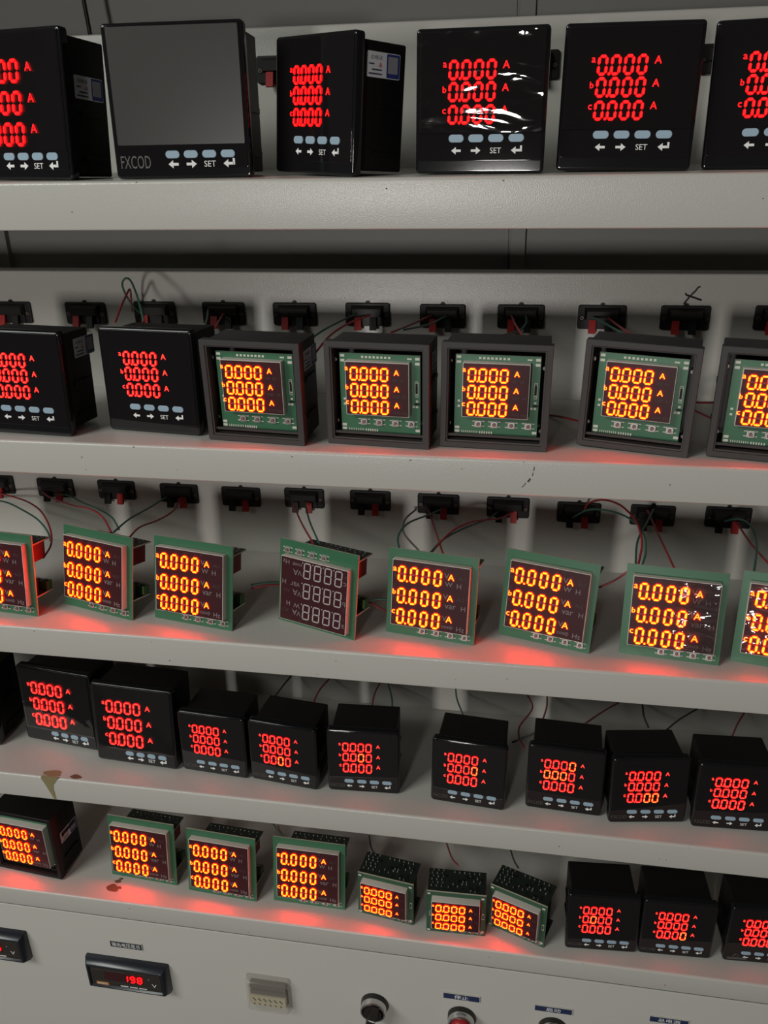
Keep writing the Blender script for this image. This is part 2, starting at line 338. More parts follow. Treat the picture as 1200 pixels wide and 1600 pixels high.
def panel_meter(cls, W, H, label, group, pose, style='r', lit=True, hot=(), film=None, milky=False, stick=None, logo='FXCOD'):
    L = LAY[cls]; root = thing('panel_meter', label, 'panel meter', group=group); key = (cls, W, H)
    place(root, *pose, W)
    X = lambda u: (u-0.5)*W
    def case():
        mb = MB(); w2, h2 = W-0.008, H-0.008
        mb.loft([[(x, y, H/2+z) for x, z in rr(w2-2*i, h2-2*i, 0.0015)] for y, i in ((0.006, 0), (0.049, 0), (0.050, 0.001))])
        for s in (-1, 1):
            for zz in (0.14, 0.44): mb.box(s*(w2/2-0.0002), s*(w2/2+0.0011), 0.020, 0.046, H*zz, H*zz+0.004)
        for zz in (0.22, 0.5, 0.78): mb.box(-w2/2+0.006, w2/2-0.006, 0.0495, 0.054, H*zz-0.006, H*zz+0.006)
        return mb.mesh('case', ['black'])
    def bezel(): mb = MB(); plate(mb, 0, H/2, W, H, L['r'], 0.0072, 0, 0.0014, n=6); return mb.mesh('bezel', ['gloss'])
    def face():
        mb = MB(); z0, z1 = L['line']*H, 0.982*H; plate(mb, 0, (z0+z1)/2, W*0.955, z1-z0, 0.0012, 0.0002, -0.0005, 0.0003); return mb.mesh('face_panel', ['face'])
    def button(): mb = MB(); b = L['bs']; plate(mb, 0, 0, b[0]*W, b[1]*H, b[1]*H*0.49, 0.0008, -0.0008, 0.0004, n=7); return mb.mesh('button', ['button'])
    obj('case', cached(key+('case',), case), root)
    obj('bezel', cached(key+('bezel',), bezel), root)
    fp = obj('face_panel', cached(key+('face',), face), root)
    yf = -0.00055
    if lit:
        readout(fp, yf, X(L['u'][0]), X(L['u'][1]), [(a*H, b*H) for a, b in L['rows']], 0.215, style, X(L['abc']), [v*H for v in L['abcv']], X(L['au']), [v*H for v in L['av']], hot,
                th=(0.105, 0.165) if cls in 'AK' else (0.095, 0.135))
    obj('button_legend', legend_mesh(W, H, L['bu'], L['lv']), fp, (0, yf-0.0001, 0))
    if L['logo'] and logo:
        u0, u1, v0, v1 = L['logo']
        def lg():
            mb = MB()
            if logo == 'mark':
                cx, cz = X(0.168), 0.130*H
                mb.prism([(cx-0.05*W, cz-0.028*H), (cx-0.015*W, cz+0.028*H), (cx-0.002*W, cz+0.028*H), (cx-0.03*W, cz-0.028*H)], 0, -0.0001)
                mb.tube([(cx+0.012*W+0.024*W*math.cos(R(a)), -0.0001, cz+0.024*H*math.sin(R(a))) for a in range(-90, 181, 30)], 0.0003, 4)
                mb.box(X(0.055), X(0.315), -0.0001, 0, 0.052*H, 0.090*H)
            else: put_text(mb, logo, X((u0+u1)/2), (v0+v1)/2*H, (v1-v0)*H, 0, (u1-u0)*W)
            return mb.mesh('logo', ['logo'], 0)
        obj('logo', cached(key+('logo', logo), lg), fp, (0, yf-0.0001, 0))
    for u in L['bu']: obj('button', cached(key+('btn',), button), root, (X(u), -0.0004, L['bv']*H))
    if milky:
        def mk(): mb = MB(); z0, z1 = 0.222*H, 0.975*H; plate(mb, 0, (z0+z1)/2, W*0.93, z1-z0, 0.0010, -0.0006, -0.0009, 0.0002); return mb.mesh('film', ['milky'])
        f = obj('protective_film', cached(key+('milky',), mk), root); f['label'] = 'dull brownish protective film'
    if film:
        def fl():
            mb = MB(); z0, z1 = (L['bv']+0.04)*H, 0.975*H; n = 12
            v = [((-0.47+0.94*i/n)*W, -0.0016-0.00008*math.sin(i*1.3+j*0.9), z0+(z1-z0)*j/n) for j in range(n+1) for i in range(n+1)]
            mb.add(v, [(j*(n+1)+i, j*(n+1)+i+1, (j+1)*(n+1)+i+1, (j+1)*(n+1)+i) for j in range(n) for i in range(n)]); return mb.mesh('film', [film])
        f = obj('protective_film', cached(key+('film', film), fl), root); f['label'] = 'clear creased protective film'
    if stick: sticker(root, W/2-0.0039, *stick)
    settle(root, pose[2])
    return root

# ------------------------------------------------------------------ bare display modules
def switch_mesh(s, capm='switch_cap'):
    def f():
        mb = MB(); a = s/2
        mb.box(-a, a, -0.0016, 0, -a, a, 0)
        mb.cyl((0, -0.0016, 0), (0, -1, 0), a*0.58, a*0.55, 0.0016, 14, 1)
        for sx in (-1, 1):
            for sz in (-1, 1):
                mb.box(sx*a, sx*(a+s*0.45), -0.0006, 0, sz*a*0.75-s*0.06, sz*a*0.75+s*0.06, 2)
                mb.cyl((sx*a*0.72, -0.0016, sz*a*0.72), (0, -1, 0), s*0.07, s*0.06, 0.0003, 8, 1)
        return mb.mesh('push_button', ['switch_metal', capm, 'pad'])
    return cached(('switch', s, capm), f)
def shell_mesh(w_, h, d):
    def f(): mb = MB(); plate(mb, 0, 0, w_, h, 0.0006, d, 0, 0.0003, n=2); return mb.mesh('display', ['shell'])
    return cached(('shell', w_, h, d), f)
def dface_mesh(w_, h):
    def f(): mb = MB(); plate(mb, 0, 0, w_-0.0010, h-0.0010, 0.0005, 0.0002, -0.0002, 0.0001, n=2); return mb.mesh('display_face', ['disp'])
    return cached(('dface', w_, h), f)
def board_mesh(key, x0, x1, y0, y1, z0, z1, top='pcb', edge='pcb_edge', thin='y', corner=False):
    """flat circuit board; thin axis y (upright) or z (lying); pale cut edges"""
    def f():
        mb = MB()
        if thin == 'y':
            mb.loft([[(x, y, z) for x, z in ((x0, z0), (x1, z0), (x1, z1), (x0, z1))] for y in (y1, y0)], True, True, 1, 0)
            mb.mi[-2] = 0
        else:
            mb.loft([[(x, y, z) for x, y in ((x0, y0), (x1, y0), (x1, y1), (x0, y1))] for z in (z0, z1)], True, True, 1, 0)
            mb.mi[-2] = 0
        return mb.mesh('board', [top, edge], 0)
    return cached(('board',)+key, f)
DIMS_C = [('V', 0.677, (0.790, 0.552, 0.300), 0.058, 'dim'), ('W', 0.706, (0.697,), 0.055, 'dim'), ('H', 0.817, (0.690,), 0.055, 'dim'), ('AL1', 0.846, (0.778,), 0.036, 'dimmer'),
          ('var', 0.735, (0.441,), 0.045, 'dim'), ('H', 0.877, (0.439,), 0.055, 'dim'), ('AL2', 0.844, (0.540,), 0.036, 'dimmer'), ('cosφ', 0.712, (0.199,), 0.046, 'dim'), ('Hz', 0.858, (0.198,), 0.055, 'dim'),
          ('DI', 0.345, (0.872,), 0.022, 'dimmer'), ('DO', 0.464, (0.872,), 0.022, 'dimmer'), ('K', 0.582, (0.872,), 0.022, 'dimmer'), ('M', 0.659, (0.872,), 0.024, 'dimmer'),
          ('b', 0.108, (0.724,), 0.036, 'dimmer'), ('Σ', 0.107, (0.604,), 0.036, 'dimmer'), ('c', 0.103, (0.463,), 0.028, 'dimmer'), ('a', 0.099, (0.222,), 0.028, 'dimmer')]
def dims_mesh(W, H, items, key):
    out = []
    for mk in ('dim', 'dimmer'):
        def f():
            mb = MB()
            for t, u, vs, h, m in items:
                if m == mk:
                    for v in vs: put_text(mb, t, (u-0.5)*W, v*H, h*H, 0)
            return mb.mesh('unit_print', [mk], 0)
        out.append(cached(('dims', key, mk), f))
    return out
def module_display(root, W, H, yf, d, u0, u1, v0, v1, D, style='y', alloff=False, dims=True, key='C', scale=1.0):
    """white shell with a dark face, origin in the display's middle"""
    X = lambda u: (u-(u0+u1)/2)*W*scale; Z = lambda v: (v-(v0+v1)/2)*H*scale
    disp = obj('display', shell_mesh((u1-u0)*W*scale, (v1-v0)*H*scale, d), root, (((u0+u1)/2-0.5)*W, yf, (v0+v1)/2*H))
    obj('display_face', dface_mesh((u1-u0)*W*scale, (v1-v0)*H*scale), disp)
    readout(disp, -0.00025, X(D['u'][0]), X(D['u'][1]), [(Z(a), Z(b)) for a, b in D['rows']], D['wr'], style, X(D['abc']), [Z(v) for v in D['abcv']], X(D['au']), [Z(v) for v in D['av']], alloff=alloff, th=D.get('th', (0.108, 0.140)))
    if dims:
        for me in dims_mesh(W*scale, H*scale, dims, key+str(scale)): obj('unit_print', me, disp, (X(0.5), -0.0003, Z(0)))
    return disp
DC = dict(u=(0.134, 0.625), rows=((0.656, 0.843), (0.403, 0.590), (0.160, 0.350)), wr=0.19, abc=0.104, abcv=(0.795, 0.533, 0.298), au=0.728, av=(0.780, 0.540, 0.296))
DB = dict(u=(0.241, 0.612), rows=((0.636, 0.770), (0.476, 0.614), (0.318, 0.456)), wr=0.215, abc=0.213, abcv=(0.747, 0.571, 0.422), au=0.690, av=(0.726, 0.570, 0.415))
DH = dict(u=(0.155, 0.655), rows=((0.680, 0.855), (0.470, 0.630), (0.253, 0.408)), wr=0.215, abc=0.122, abcv=(0.815, 0.595, 0.385), au=0.748, av=(0.777, 0.582, 0.364), th=(0.125, 0.155))
DIMS_B = [('W', 0.672, (0.655,), 0.034, 'dimmer'), ('H', 0.735, (0.655,), 0.034, 'dimmer'), ('var', 0.690, (0.498,), 0.028, 'dimmer'), ('H', 0.765, (0.498,), 0.034, 'dimmer'), ('cosφ', 0.690, (0.340,), 0.028, 'dimmer'), ('Hz', 0.770, (0.340,), 0.032, 'dimmer')]
DIMS_H = [('W', 0.74, (0.70,), 0.05, 'dimmer'), ('H', 0.83, (0.70,), 0.05, 'dimmer'), ('var', 0.75, (0.49,), 0.04, 'dimmer'), ('H', 0.84, (0.49,), 0.05, 'dimmer')]
def pins_mesh(key, pts, r, h):
    def f():
        mb = MB()
        for x, y, z in pts: mb.cyl((x, y, z), (0, 0, 1), r, r*0.45, h, 6)
        return mb.mesh('solder_pins', ['pin'])
    return cached(key, f)
def display_module(W, H, label, group, pose, alloff=False, flip=False, film=False, zt=0.0696, zb=0.0177):
    root = thing('display_module', label, 'display module', group=group); place(root, *pose, W)
    obj('front_board', board_mesh(('C', W, H), -W/2, W/2, 0, 0.0016, 0, H), root)
    if not flip:
        disp = module_display(root, W, H, -0.007, 0.007, 0.072, 0.930, 0.138, 0.905, DC, alloff=alloff, dims=DIMS_C)
        for u in (0.421, 0.578, 0.738, 0.896): obj('push_button', switch_mesh(0.0052), root, ((u-0.5)*W, 0, 0.086*H-0.0006))
    else:
        disp = module_display(root, W, H, -0.007, 0.007, 0.072, 0.930, 0.138, 0.905, DC, alloff=alloff, dims=DIMS_C)
        disp.location = (-(0.501-0.5)*W, -0.007, (1-0.5215)*H-0.0022); disp.rotation_euler = (0, R(180), 0)
        for u in (0.104, 0.262, 0.422, 0.579): obj('push_button', switch_mesh(0.0052), root, ((u-0.5)*W, 0, 0.885*H), (0, R(180), 0))
    if film:
        def fl():
            mb = MB(); n = 10; w2, h2 = (0.42 if film == 'half' else 0.84)*W, 0.74*H; ox = 0.21*W if film == 'half' else 0.0
            v = [(ox+(i/n-0.5)*w2, -0.0012-0.0002*math.sin(i*1.7+j*1.1), (j/n-0.5)*h2) for j in range(n+1) for i in range(n+1)]
            mb.add(v, [(j*(n+1)+i, j*(n+1)+i+1, (j+1)*(n+1)+i+1, (j+1)*(n+1)+i) for j in range(n) for i in range(n)]); return mb.mesh('film', ['film_c'])
        f = obj('protective_film', cached(('modfilm', film), fl), disp); f['label'] = 'clear crumpled protective film'
    ra = obj('rear_board', board_mesh(('Crear', W), -W*0.30, W*0.488, 0.0016, 0.028, 0, 0.0014, 'pcb_back', 'pcb_edge', 'z'), root, (0, 0, zt))
    pts = [(W*(-0.26+0.062*i), 0.0235, 0.0014) for i in range(12)] + [(W*(-0.22+0.11*i), 0.017+0.002*(i % 2), 0.0014) for i in range(7)] + [(W*(-0.25+0.09*i), 0.008, 0.0014) for i in range(8)]
    obj('solder_pins', pins_mesh(('Cpins', W), pts, 0.0007, 0.0011), ra)
    def relay(): mb = MB(); plate(mb, 0, 0, 0.015, 0.018, 0.0006, 0.009, -0.009, 0.0004); return mb.mesh('relay', ['relay'])
    obj('relay', cached('relay', relay), ra, (W*0.36, 0.0145, -0.0092))
    rb = obj('rear_board', board_mesh(('Crear2', W), -W*0.47, W*0.488, 0.0016, 0.028, 0, 0.0014, 'pcb_dark', 'pcb_edge', 'z'), root, (0, 0, zb))
    def cap(): mb = MB(); mb.cyl((0, 0, 0), (0, 0, 1), 0.0050, 0.0050, 0.0165, 20, 0); mb.cyl((0, 0, 0.0165), (0, 0, 1), 0.0048, 0.0044, 0.0005, 20, 1); return mb.mesh('capacitor', ['capacitor', 'pin'])
    for cx, cy in ((0.39, 0.008), (0.20, 0.010)): obj('capacitor', cached('cap', cap), rb, (W*cx, cy, 0.0014))
    def tb():
        mb = MB(); mb.prism([(-0.0125, 0), (0.0125, 0), (0.0125, 0.009), (-0.0125, 0.009)], 0.004, -0.004)
        for k in range(3): mb.cyl((-0.008+0.008*k, 0, 0.009), (0, 0, 1), 0.0024, 0.0024, 0.0012, 10, 1)
        return mb.mesh('terminal_block', ['terminal', 'screw'])
    obj('terminal_block', cached('tb', tb), rb, (W*0.33, 0.0225, 0.0014))
    obj('terminal_block', cached('tb', tb), rb, (-W*0.05, 0.0225, 0.0014))
    def trafo(): mb = MB(); plate(mb, 0, 0, 0.022, 0.022, 0.001, 0.009, -0.008, 0.0006); return mb.mesh('transformer', ['black'])
    obj('transformer', cached('trafo', trafo), rb, (-W*0.25, 0.013, 0.0125))
    settle(root, pose[2])
    return root
def small_module(W, H, label, group, pose):
    root = thing('compact_display_module', label, 'display module', group=group); place(root, *pose, W)
    obj('front_board', board_mesh(('H', W, H), -W/2, W/2, 0, 0.0016, 0, H, 'pcb_dark', 'pcb_edge'), root)
    module_display(root, W, H, -0.008, 0.008, 0.090, 0.900, 0.230, 0.905, DH, dims=DIMS_H, key='H')
    for u in (0.46, 0.62, 0.78, 0.90): obj('push_button', switch_mesh(0.0042), root, ((u-0.5)*W, 0, 0.095*H))
    def pads():
        mb = MB()
        for u, v in ((0.945, 0.93), (0.955, 0.10)): mb.box((u-0.025-0.5)*W, (u+0.025-0.5)*W, -0.0004, 0, v*H-0.0009, v*H+0.0009)
        for q in range(2): mb.box((0.955-0.018-0.5)*W, (0.955+0.018-0.5)*W, -0.0004, 0, (0.42+q*0.12)*H, (0.42+q*0.12)*H+0.0008)
        for q in range(2): mb.box((0.937+0.036*q-0.5)*W, (0.940+0.036*q-0.5)*W, -0.0004, 0, 0.42*H, 0.54*H+0.0008)
        return mb.mesh('pads', ['pad'], 0)
    obj('silkscreen', cached('Hpads', pads), root)
    def pads2():
        mb = MB()
        for v in (0.95, 0.04): mb.box((0.015-0.5)*W, (0.065-0.5)*W, -0.0004, 0, v*H-0.0009, v*H+0.0009)
        for q in range(3): mb.box((0.045-0.5)*W, (0.065-0.5)*W, -0.0003, 0, (0.40+q*0.05)*H, (0.40+q*0.05)*H+0.0006)
        return mb.mesh('pads', ['pad'], 0)
    obj('silkscreen', cached('Hpads2', pads2), root)
    ra = obj('rear_board', board_mesh(('Hr', W), -W*0.49, W*0.49, 0.0016, 0.032, 0, 0.0014, 'pcb_back', 'pcb', 'z'), root, (0, 0, H-0.0022))
    rnd = random.Random(3)
    pts = [(W*(-0.43+0.085*i+0.02*(j % 2)), 0.009+0.0042*j, 0.0014) for j in range(6) for i in range(3)] + [(W*(-0.05+0.085*i), 0.029, 0.0014) for i in range(6)] + [(W*(-0.14+0.075*i), 0.012+rnd.uniform(-1, 1)*0.007, 0.0014) for i in range(8)] + [(W*(0.10+0.06*i), 0.019+rnd.uniform(-1, 1)*0.005, 0.0014) for i in range(6)]
    obj('solder_pins', pins_mesh('Hpins', pts, 0.0010, 0.0019), ra)
    def chips():
        mb = MB(); rn = random.Random(5)
        for i in range(22): x, y = rn.uniform(-0.44, 0.44)*W, rn.uniform(0.005, 0.024); mb.box(x-0.0013, x+0.0013, y-0.0007, y+0.0007, 0.0014, 0.0022)
        return mb.mesh('chip_components', ['black'], 0)
    obj('chip_components', cached('Hchips', chips), ra)
    rb = obj('rear_board', board_mesh(('Hr2', W), -W*0.49, W*0.49, 0.0016, 0.032, 0, 0.0014, 'pcb_back', 'pcb', 'z'), root, (0, 0, 0.006))
    def core(): mb = MB(); plate(mb, 0, 0, W*0.86, H-0.016, 0.001, 0.012, -0.010, 0.0006); return mb.mesh('transformer', ['black'])
    obj('transformer', cached('Hcore', core), rb, (0, 0.018, (H-0.016)/2+0.0016))
    settle(root, pose[2])
    return root
def open_meter(W, H, label, group, pose, stick=None, big=False):
    root = thing('open_panel_meter', label, 'panel meter', group=group); place(root, *pose, W)
    def housing():
        mb = MB(); t = 0.0044; D_ = 0.045
        oo = lambda y, i: [(x, y, H/2+z) for x, z in rr(W-2*i, H-2*i, 0.0008, 2)]
        back = oo(D_, 0.0025); l = [back, oo(0.008, 0.0022), oo(0.0075, 0), oo(0.0004, 0), oo(0, 0.0004), oo(0, t), oo(0.0012, t+0.0003), oo(0.0014, t+0.0014), oo(0.012, t+0.0016), oo(D_-0.002, t+0.002)]
        mb.loft(l, True, True)
        for s in (-1, 1):
            for zz in (0.22, 0.58): mb.box(s*(W/2-0.0025), s*(W/2-0.0010), 0.016, 0.040, H*zz, H*zz+0.0035)
        mb.box(-W/2+0.006, W/2-0.006, 0.0035, 0.0052, 0.0085, 0.0105)
        return mb.mesh('housing', ['black' if big else 'housing'])
    obj('housing', cached(('hous', W, big), housing), root)
    if big:
        disp = module_display(root, 0.081, 0.0803, 0.001, 0.008, 0.072, 0.930, 0.138, 0.905, DC, dims=DIMS_C, scale=0.9)
        disp.location = (0.842*W-0.5*W-0.858*0.081*0.45, 0.001, 0.152*H+0.767*0.0803*0.45)
        obj('circuit_board', board_mesh(('Fb', W), -0.42*W, 0.42*W, 0.009, 0.0106, 0.08*H, 0.86*H), root)
        for u in (0.50, 0.60, 0.70, 0.80): obj('push_button', switch_mesh(0.0050), root, ((u-0.5)*W, 0.009, 0.115*H))
    else:
        module_display(root, W, H, 0.001, 0.007, 0.196, 0.808, 0.300, 0.816, DB, dims=DIMS_B, key='B')
        cb = obj('circuit_board', board_mesh(('Bb', W), (0.12-0.5)*W, (0.896-0.5)*W, 0.008, 0.0096, 0.112*H, 0.872*H), root)
        for u in (0.348, 0.498, 0.657, 0.812): obj('push_button', switch_mesh(0.0052), root, ((u-0.5)*W, 0.008, 0.216*H))
        def pads(right):
            mb = MB(); y0, y1 = 0.0076, 0.008
            bx = lambda u, v, a, b: (u > 0.62) == right and mb.box((u-a-0.5)*W, (u+a-0.5)*W, y0, y1, (v-b)*H, (v+b)*H)
            for k in range(8): bx(0.345+0.037*k, 0.842, 0.011, 0.010)
            bx(0.795, 0.840, 0.022, 0.007)
            for u, v in ((0.150, 0.848), (0.150, 0.802), (0.870, 0.842), (0.870, 0.796), (0.150, 0.172), (0.150, 0.135), (0.872, 0.150)): bx(u, v, 0.021, 0.012)
            for k in range(9): bx(0.195+0.018*k, 0.132, 0.0035, 0.011)
            for k in range(6): bx(0.365+0.022*k, 0.130, 0.006, 0.012)
            for q in (-1, 1): bx(0.862+q*0.014, 0.555, 0.002, 0.075)
            for q in (-1, 1): bx(0.862, 0.555+q*0.073, 0.015, 0.003)
            bx(0.862, 0.60, 0.012, 0.014)
            for k in range(3): bx(0.862, 0.505+0.03*k, 0.010, 0.006)
            for u, v in ((0.865, 0.44), (0.865, 0.385), (0.835, 0.385), (0.16, 0.43), (0.16, 0.38)): bx(u, v, 0.011, 0.010)
            return mb.mesh('silkscreen', ['pad'], 0)
        obj('solder_pads', cached(('Bpads', W), lambda: pads(False)), cb); obj('silkscreen', cached(('Bpads2', W), lambda: pads(True)), cb)
        def chip(): mb = MB(); mb.box((0.852-0.5)*W, (0.872-0.5)*W, 0.0072, 0.008, 0.515*H, 0.61*H); mb.box((0.842-0.5)*W, (0.89-0.5)*W, 0.0072, 0.008, 0.405*H, 0.42*H); return mb.mesh('chip', ['black'], 0)
        obj('chip', cached(('Bchip', W), chip), cb)
    def scr(): mb = MB(); mb.cyl((0, 0, 0), (0, -1, 0), 0.0017, 0.0015, 0.0016, 12); mb.cyl((0, 0.012, 0), (0, -1, 0), 0.0014, 0.0014, 0.012, 8); return mb.mesh('screw', ['screw'])
    for s, v in ((-1, 0.80), (1, 0.76), (-1, 0.20), (1, 0.16)): obj('screw', cached('boss', scr), root, (s*0.43*W, 0.012, v*H))
    if stick: sticker(root, W/2-0.0021, *stick)
    settle(root, pose[2])
    return root

# ------------------------------------------------------------------ the room
def structure(name, mb, mats, smooth=0):
    o = obj(name, mb.mesh(name, mats, smooth)); o['kind'] = 'structure'; return o
FLOOR = -1.30
structure('floor', MB().box(-3.2, 3.2, -3.6, 0.60, FLOOR-0.05, FLOOR), ['floor'])
structure('wall_back', MB().box(-3.2, 3.2, 0.50, 0.60, FLOOR, 1.6), ['wall'])

# ------------------------------------------------------------------ the rack
YB = 0.171                       # face of the socket boards
X0, X1 = -0.86, 0.80
SH = {1: (-0.0076, 0.2056, 0.0342), 2: (0.0021, 0.0, 0.0298), 3: (-0.0093, -0.1804, 0.0299), 4: (0.0005, -0.3688, 0.0290), 5: (0.0071, -0.5448, 0.0250)}
rack = thing('test_rack', 'tall grey steel test rack with many shelves, socket boards and a control panel', 'rack', (0, 0, FLOOR))
def rpart(name, me): return obj(name, me, rack, (0, 0, -FLOOR))
def xsweep(prof, x0=X0, x1=X1): return MB().loft([[(x, y, z) for y, z in prof] for x in (x0, x1)])
def shelf(y, z, lip, back=YB-0.0012):
    rt, rb, t = 0.0026, 0.0012, 0.0015
    p = [(back, z)]
    for k in range(7): a = R(90-15*k); p.append((y+rt-rt*math.cos(R(15*k)) if False else y+rt-rt*math.sin(R(15*k)), z-rt+rt*math.cos(R(15*k))))
    for k in range(4): p.append((y+rb-rb*math.cos(R(30*k)), z-lip+rb-rb*math.sin(R(30*k))))
    p += [(y+0.016, z-lip), (y+0.016, z-lip+t), (y+t*1.5, z-lip+t), (y+t*1.5, z-t*1.5), (back, z-t)]
    return xsweep(p).mesh('shelf', ['paint'], 25)
shelf_o = {i: rpart('shelf', shelf(*SH[i])) for i in SH}
rpart('shelf', shelf(0.0, 0.446, 0.030))      # unseen upper shelf, added to block the fill light
def board(z0, z1):
    r, t = 0.002, 0.0014; p = [(YB, z0)]
    for k in range(4): p.append((YB+r-r*math.cos(R(30*k)), z1-r+r*math.sin(R(30*k))))
    p += [(YB+0.020, z1), (YB+0.020, z1-t), (YB+t, z1-t), (YB+t, z0)]
    return xsweep(p).mesh('backboard', ['paint'], 25)
tops = {1: 0.3175, 2: 0.1163, 3: -0.0660, 4: -0.2540, 5: -0.4300}
board_o = {i: rpart('backboard', board(SH[i][1]-0.0014, tops[i])) for i in SH}
rpart('backboard', board(0.4446, 0.562))  # unseen board added above, keeps the upper back sheets in shade
# back sheets with a folded rib at each joint
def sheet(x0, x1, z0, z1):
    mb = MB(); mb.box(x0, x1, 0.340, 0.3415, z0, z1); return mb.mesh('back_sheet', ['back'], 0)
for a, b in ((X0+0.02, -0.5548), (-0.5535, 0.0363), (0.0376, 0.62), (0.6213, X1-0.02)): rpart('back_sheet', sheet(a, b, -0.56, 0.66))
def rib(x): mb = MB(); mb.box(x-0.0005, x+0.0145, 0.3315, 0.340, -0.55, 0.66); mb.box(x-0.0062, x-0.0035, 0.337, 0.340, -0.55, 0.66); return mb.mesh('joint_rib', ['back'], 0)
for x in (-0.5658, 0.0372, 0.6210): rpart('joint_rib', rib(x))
for a, b in ((X0, X0+0.03), (X1-0.03, X1)): rpart('upright', MB().box(a, b, 0.012, 0.345, -0.57, 0.66).mesh('upright', ['paint'], 0))
rpart('top_sheet', MB().box(X0, X1, 0.010, 0.345, 0.66, 0.664).mesh('top_sheet', ['paint'], 0))
# the cabinet below: seam, control panel, sides
YP = 0.0071; zs = -0.5704
def cpanel():
    r = 0.0012; p = [(YP+0.02, zs-0.0008)]
    for k in range(4): p.append((YP+r-r*math.sin(R(30*k)), zs-0.0008-r+r*math.cos(R(30*k))))
    p += [(YP, -1.20), (YP+0.002, -1.20), (YP+0.002, zs-0.004), (YP+0.02, zs-0.004)]
    return xsweep(p).mesh('control_panel', ['panel'], 25)
cp = rpart('control_panel', cpanel()); cp['label'] = 'plain grey control panel below the lowest shelf'
rpart('seam_shadow_strip', MB().box(X0, X1, YP+0.0012, YP+0.004, zs-0.002, zs+0.002).mesh('seam_shadow_strip', ['dark_gap'], 0))  # dark strip in place of the shade in the gap
rpart('cabinet_body', MB().box(X0, X1, YP+0.025, 0.345, FLOOR, -0.576).mesh('cabinet_body', ['panel'], 0))
# marks that belong to the rack
def mark(name, me, parent): o = obj(name, me, parent); return o
xm = MB()
xm.tube([(0.1942, YB-0.0001, 0.0901), (0.1983, YB-0.0001, 0.0963), (0.2026, YB-0.0001, 0.1013), (0.2048, YB-0.0001, 0.1046), (0.2066, YB-0.0001, 0.1054)], 0.00085, 6)
xm.tube([(0.1947, YB-0.0001, 0.0996), (0.1956, YB-0.0001, 0.0980), (0.1985, YB-0.0001, 0.0970), (0.2032, YB-0.0001, 0.0955), (0.2090, YB-0.0001, 0.0935)], 0.00085, 6)
x_o = mark('marker_cross', xm.mesh('marker_cross', ['marker']), board_o[2]); x_o['label'] = 'hand-drawn black X above a socket'
def blob(cx, cy, rx, ry, seed, n=22):
    rn = random.Random(seed); ph = [rn.uniform(0, 6.28) for _ in range(4)]
    return [(cx+rx*math.cos(t)*(1+0.13*math.sin(2*t+ph[0])+0.10*math.sin(3*t+ph[1])+0.06*math.sin(5*t+ph[2])), cy+ry*math.sin(t)*(1+0.12*math.sin(2*t+ph[3])+0.1*math.sin(3*t+ph[0]))) for t in [2*math.pi*k/n for k in range(n)]]
def flat_stain(parent, i, blobs, m, name):
    z = SH[i][1]; mb = MB()
    for q, b in enumerate(blobs): p = blob(*b); mb.loft([[(x, y, z-0.0002) for x, y in p], [(x, y, z+0.0002+0.00003*q) for x, y in p]])
    o = obj(name, mb.mesh(name, [m]), parent); return o
drip = MB(); dp = [(-0.4156, -0.3700), (-0.4142, -0.3672), (-0.4056, -0.3666), (-0.3962, -0.3672), (-0.3990, -0.3725), (-0.4025, -0.3772), (-0.4035, -0.3816), (-0.4033, -0.390), (-0.4028, -0.3955), (-0.4045, -0.3974), (-0.4062, -0.3940), (-0.4077, -0.3898), (-0.4100, -0.3835), (-0.4124, -0.3768)]
drip.prism(dp, 0.0012, 0.0001)
d_o = mark('glue_drip', drip.mesh('glue_drip', ['glue']), shelf_o[4]); d_o['label'] = 'yellowish dried glue drip over the shelf lip'
flat_stain(shelf_o[4], 4, [(-0.3790, 0.0060, 0.0058, 0.0030, 3)], 'brown', 'stain')
flat_stain(shelf_o[4], 4, [(-0.4055, 0.0075, 0.0105, 0.0042, 5), (-0.4120, 0.0062, 0.0035, 0.0022, 6)], 'glue', 'stain')
flat_stain(shelf_o[5], 5, [(-0.3755, 0.0248, 0.0070, 0.0052, 11), (-0.3685, 0.0262, 0.0032, 0.0018, 12), (-0.3735, 0.0345, 0.0035, 0.0022, 13), (-0.3715, 0.0385, 0.0022, 0.0016, 14)], 'brown', 'stain')
sc = MB()
for a, b, c in (((0.0699, -0.0052), (0.0694, -0.0085), 0.00035), ((0.0692, -0.010), (0.0686, -0.013), 0.0003), ((0.0672, -0.0150), (0.0655, -0.0178), 0.0007), ((0.0640, -0.0188), (0.0612, -0.0228), 0.0003)):
    sc.tube([(a[0], SH[2][0]-0.00005, a[1]), ((a[0]+b[0])/2+0.0003, SH[2][0]-0.00005, (a[1]+b[1])/2), (b[0], SH[2][0]-0.00005, b[1])], c, 5)
mark('scratch', sc.mesh('scratch', ['marker']), shelf_o[2])
rn = random.Random(21)
for i, n in ((1, 5), (2, 12), (3, 10), (4, 9), (5, 6)):
    mb = MB()
    for _ in range(n):
        x, z = rn.uniform(-0.4, 0.35), SH[i][1]-rn.uniform(0.001, SH[i][2]-0.004); r = rn.uniform(0.0002, 0.0006)
        mb.prism([(x+r*1.4*math.cos(t*math.pi/4), z+r*math.sin(t*math.pi/4)) for t in range(8)], SH[i][0]+0.0012 if z > SH[i][1]-0.0026 else SH[i][0]+0.0004, SH[i][0]-0.0001)
    obj('dirt_specks', mb.mesh('dirt_specks', ['brown'], 0), shelf_o[i])['kind'] = 'stuff'

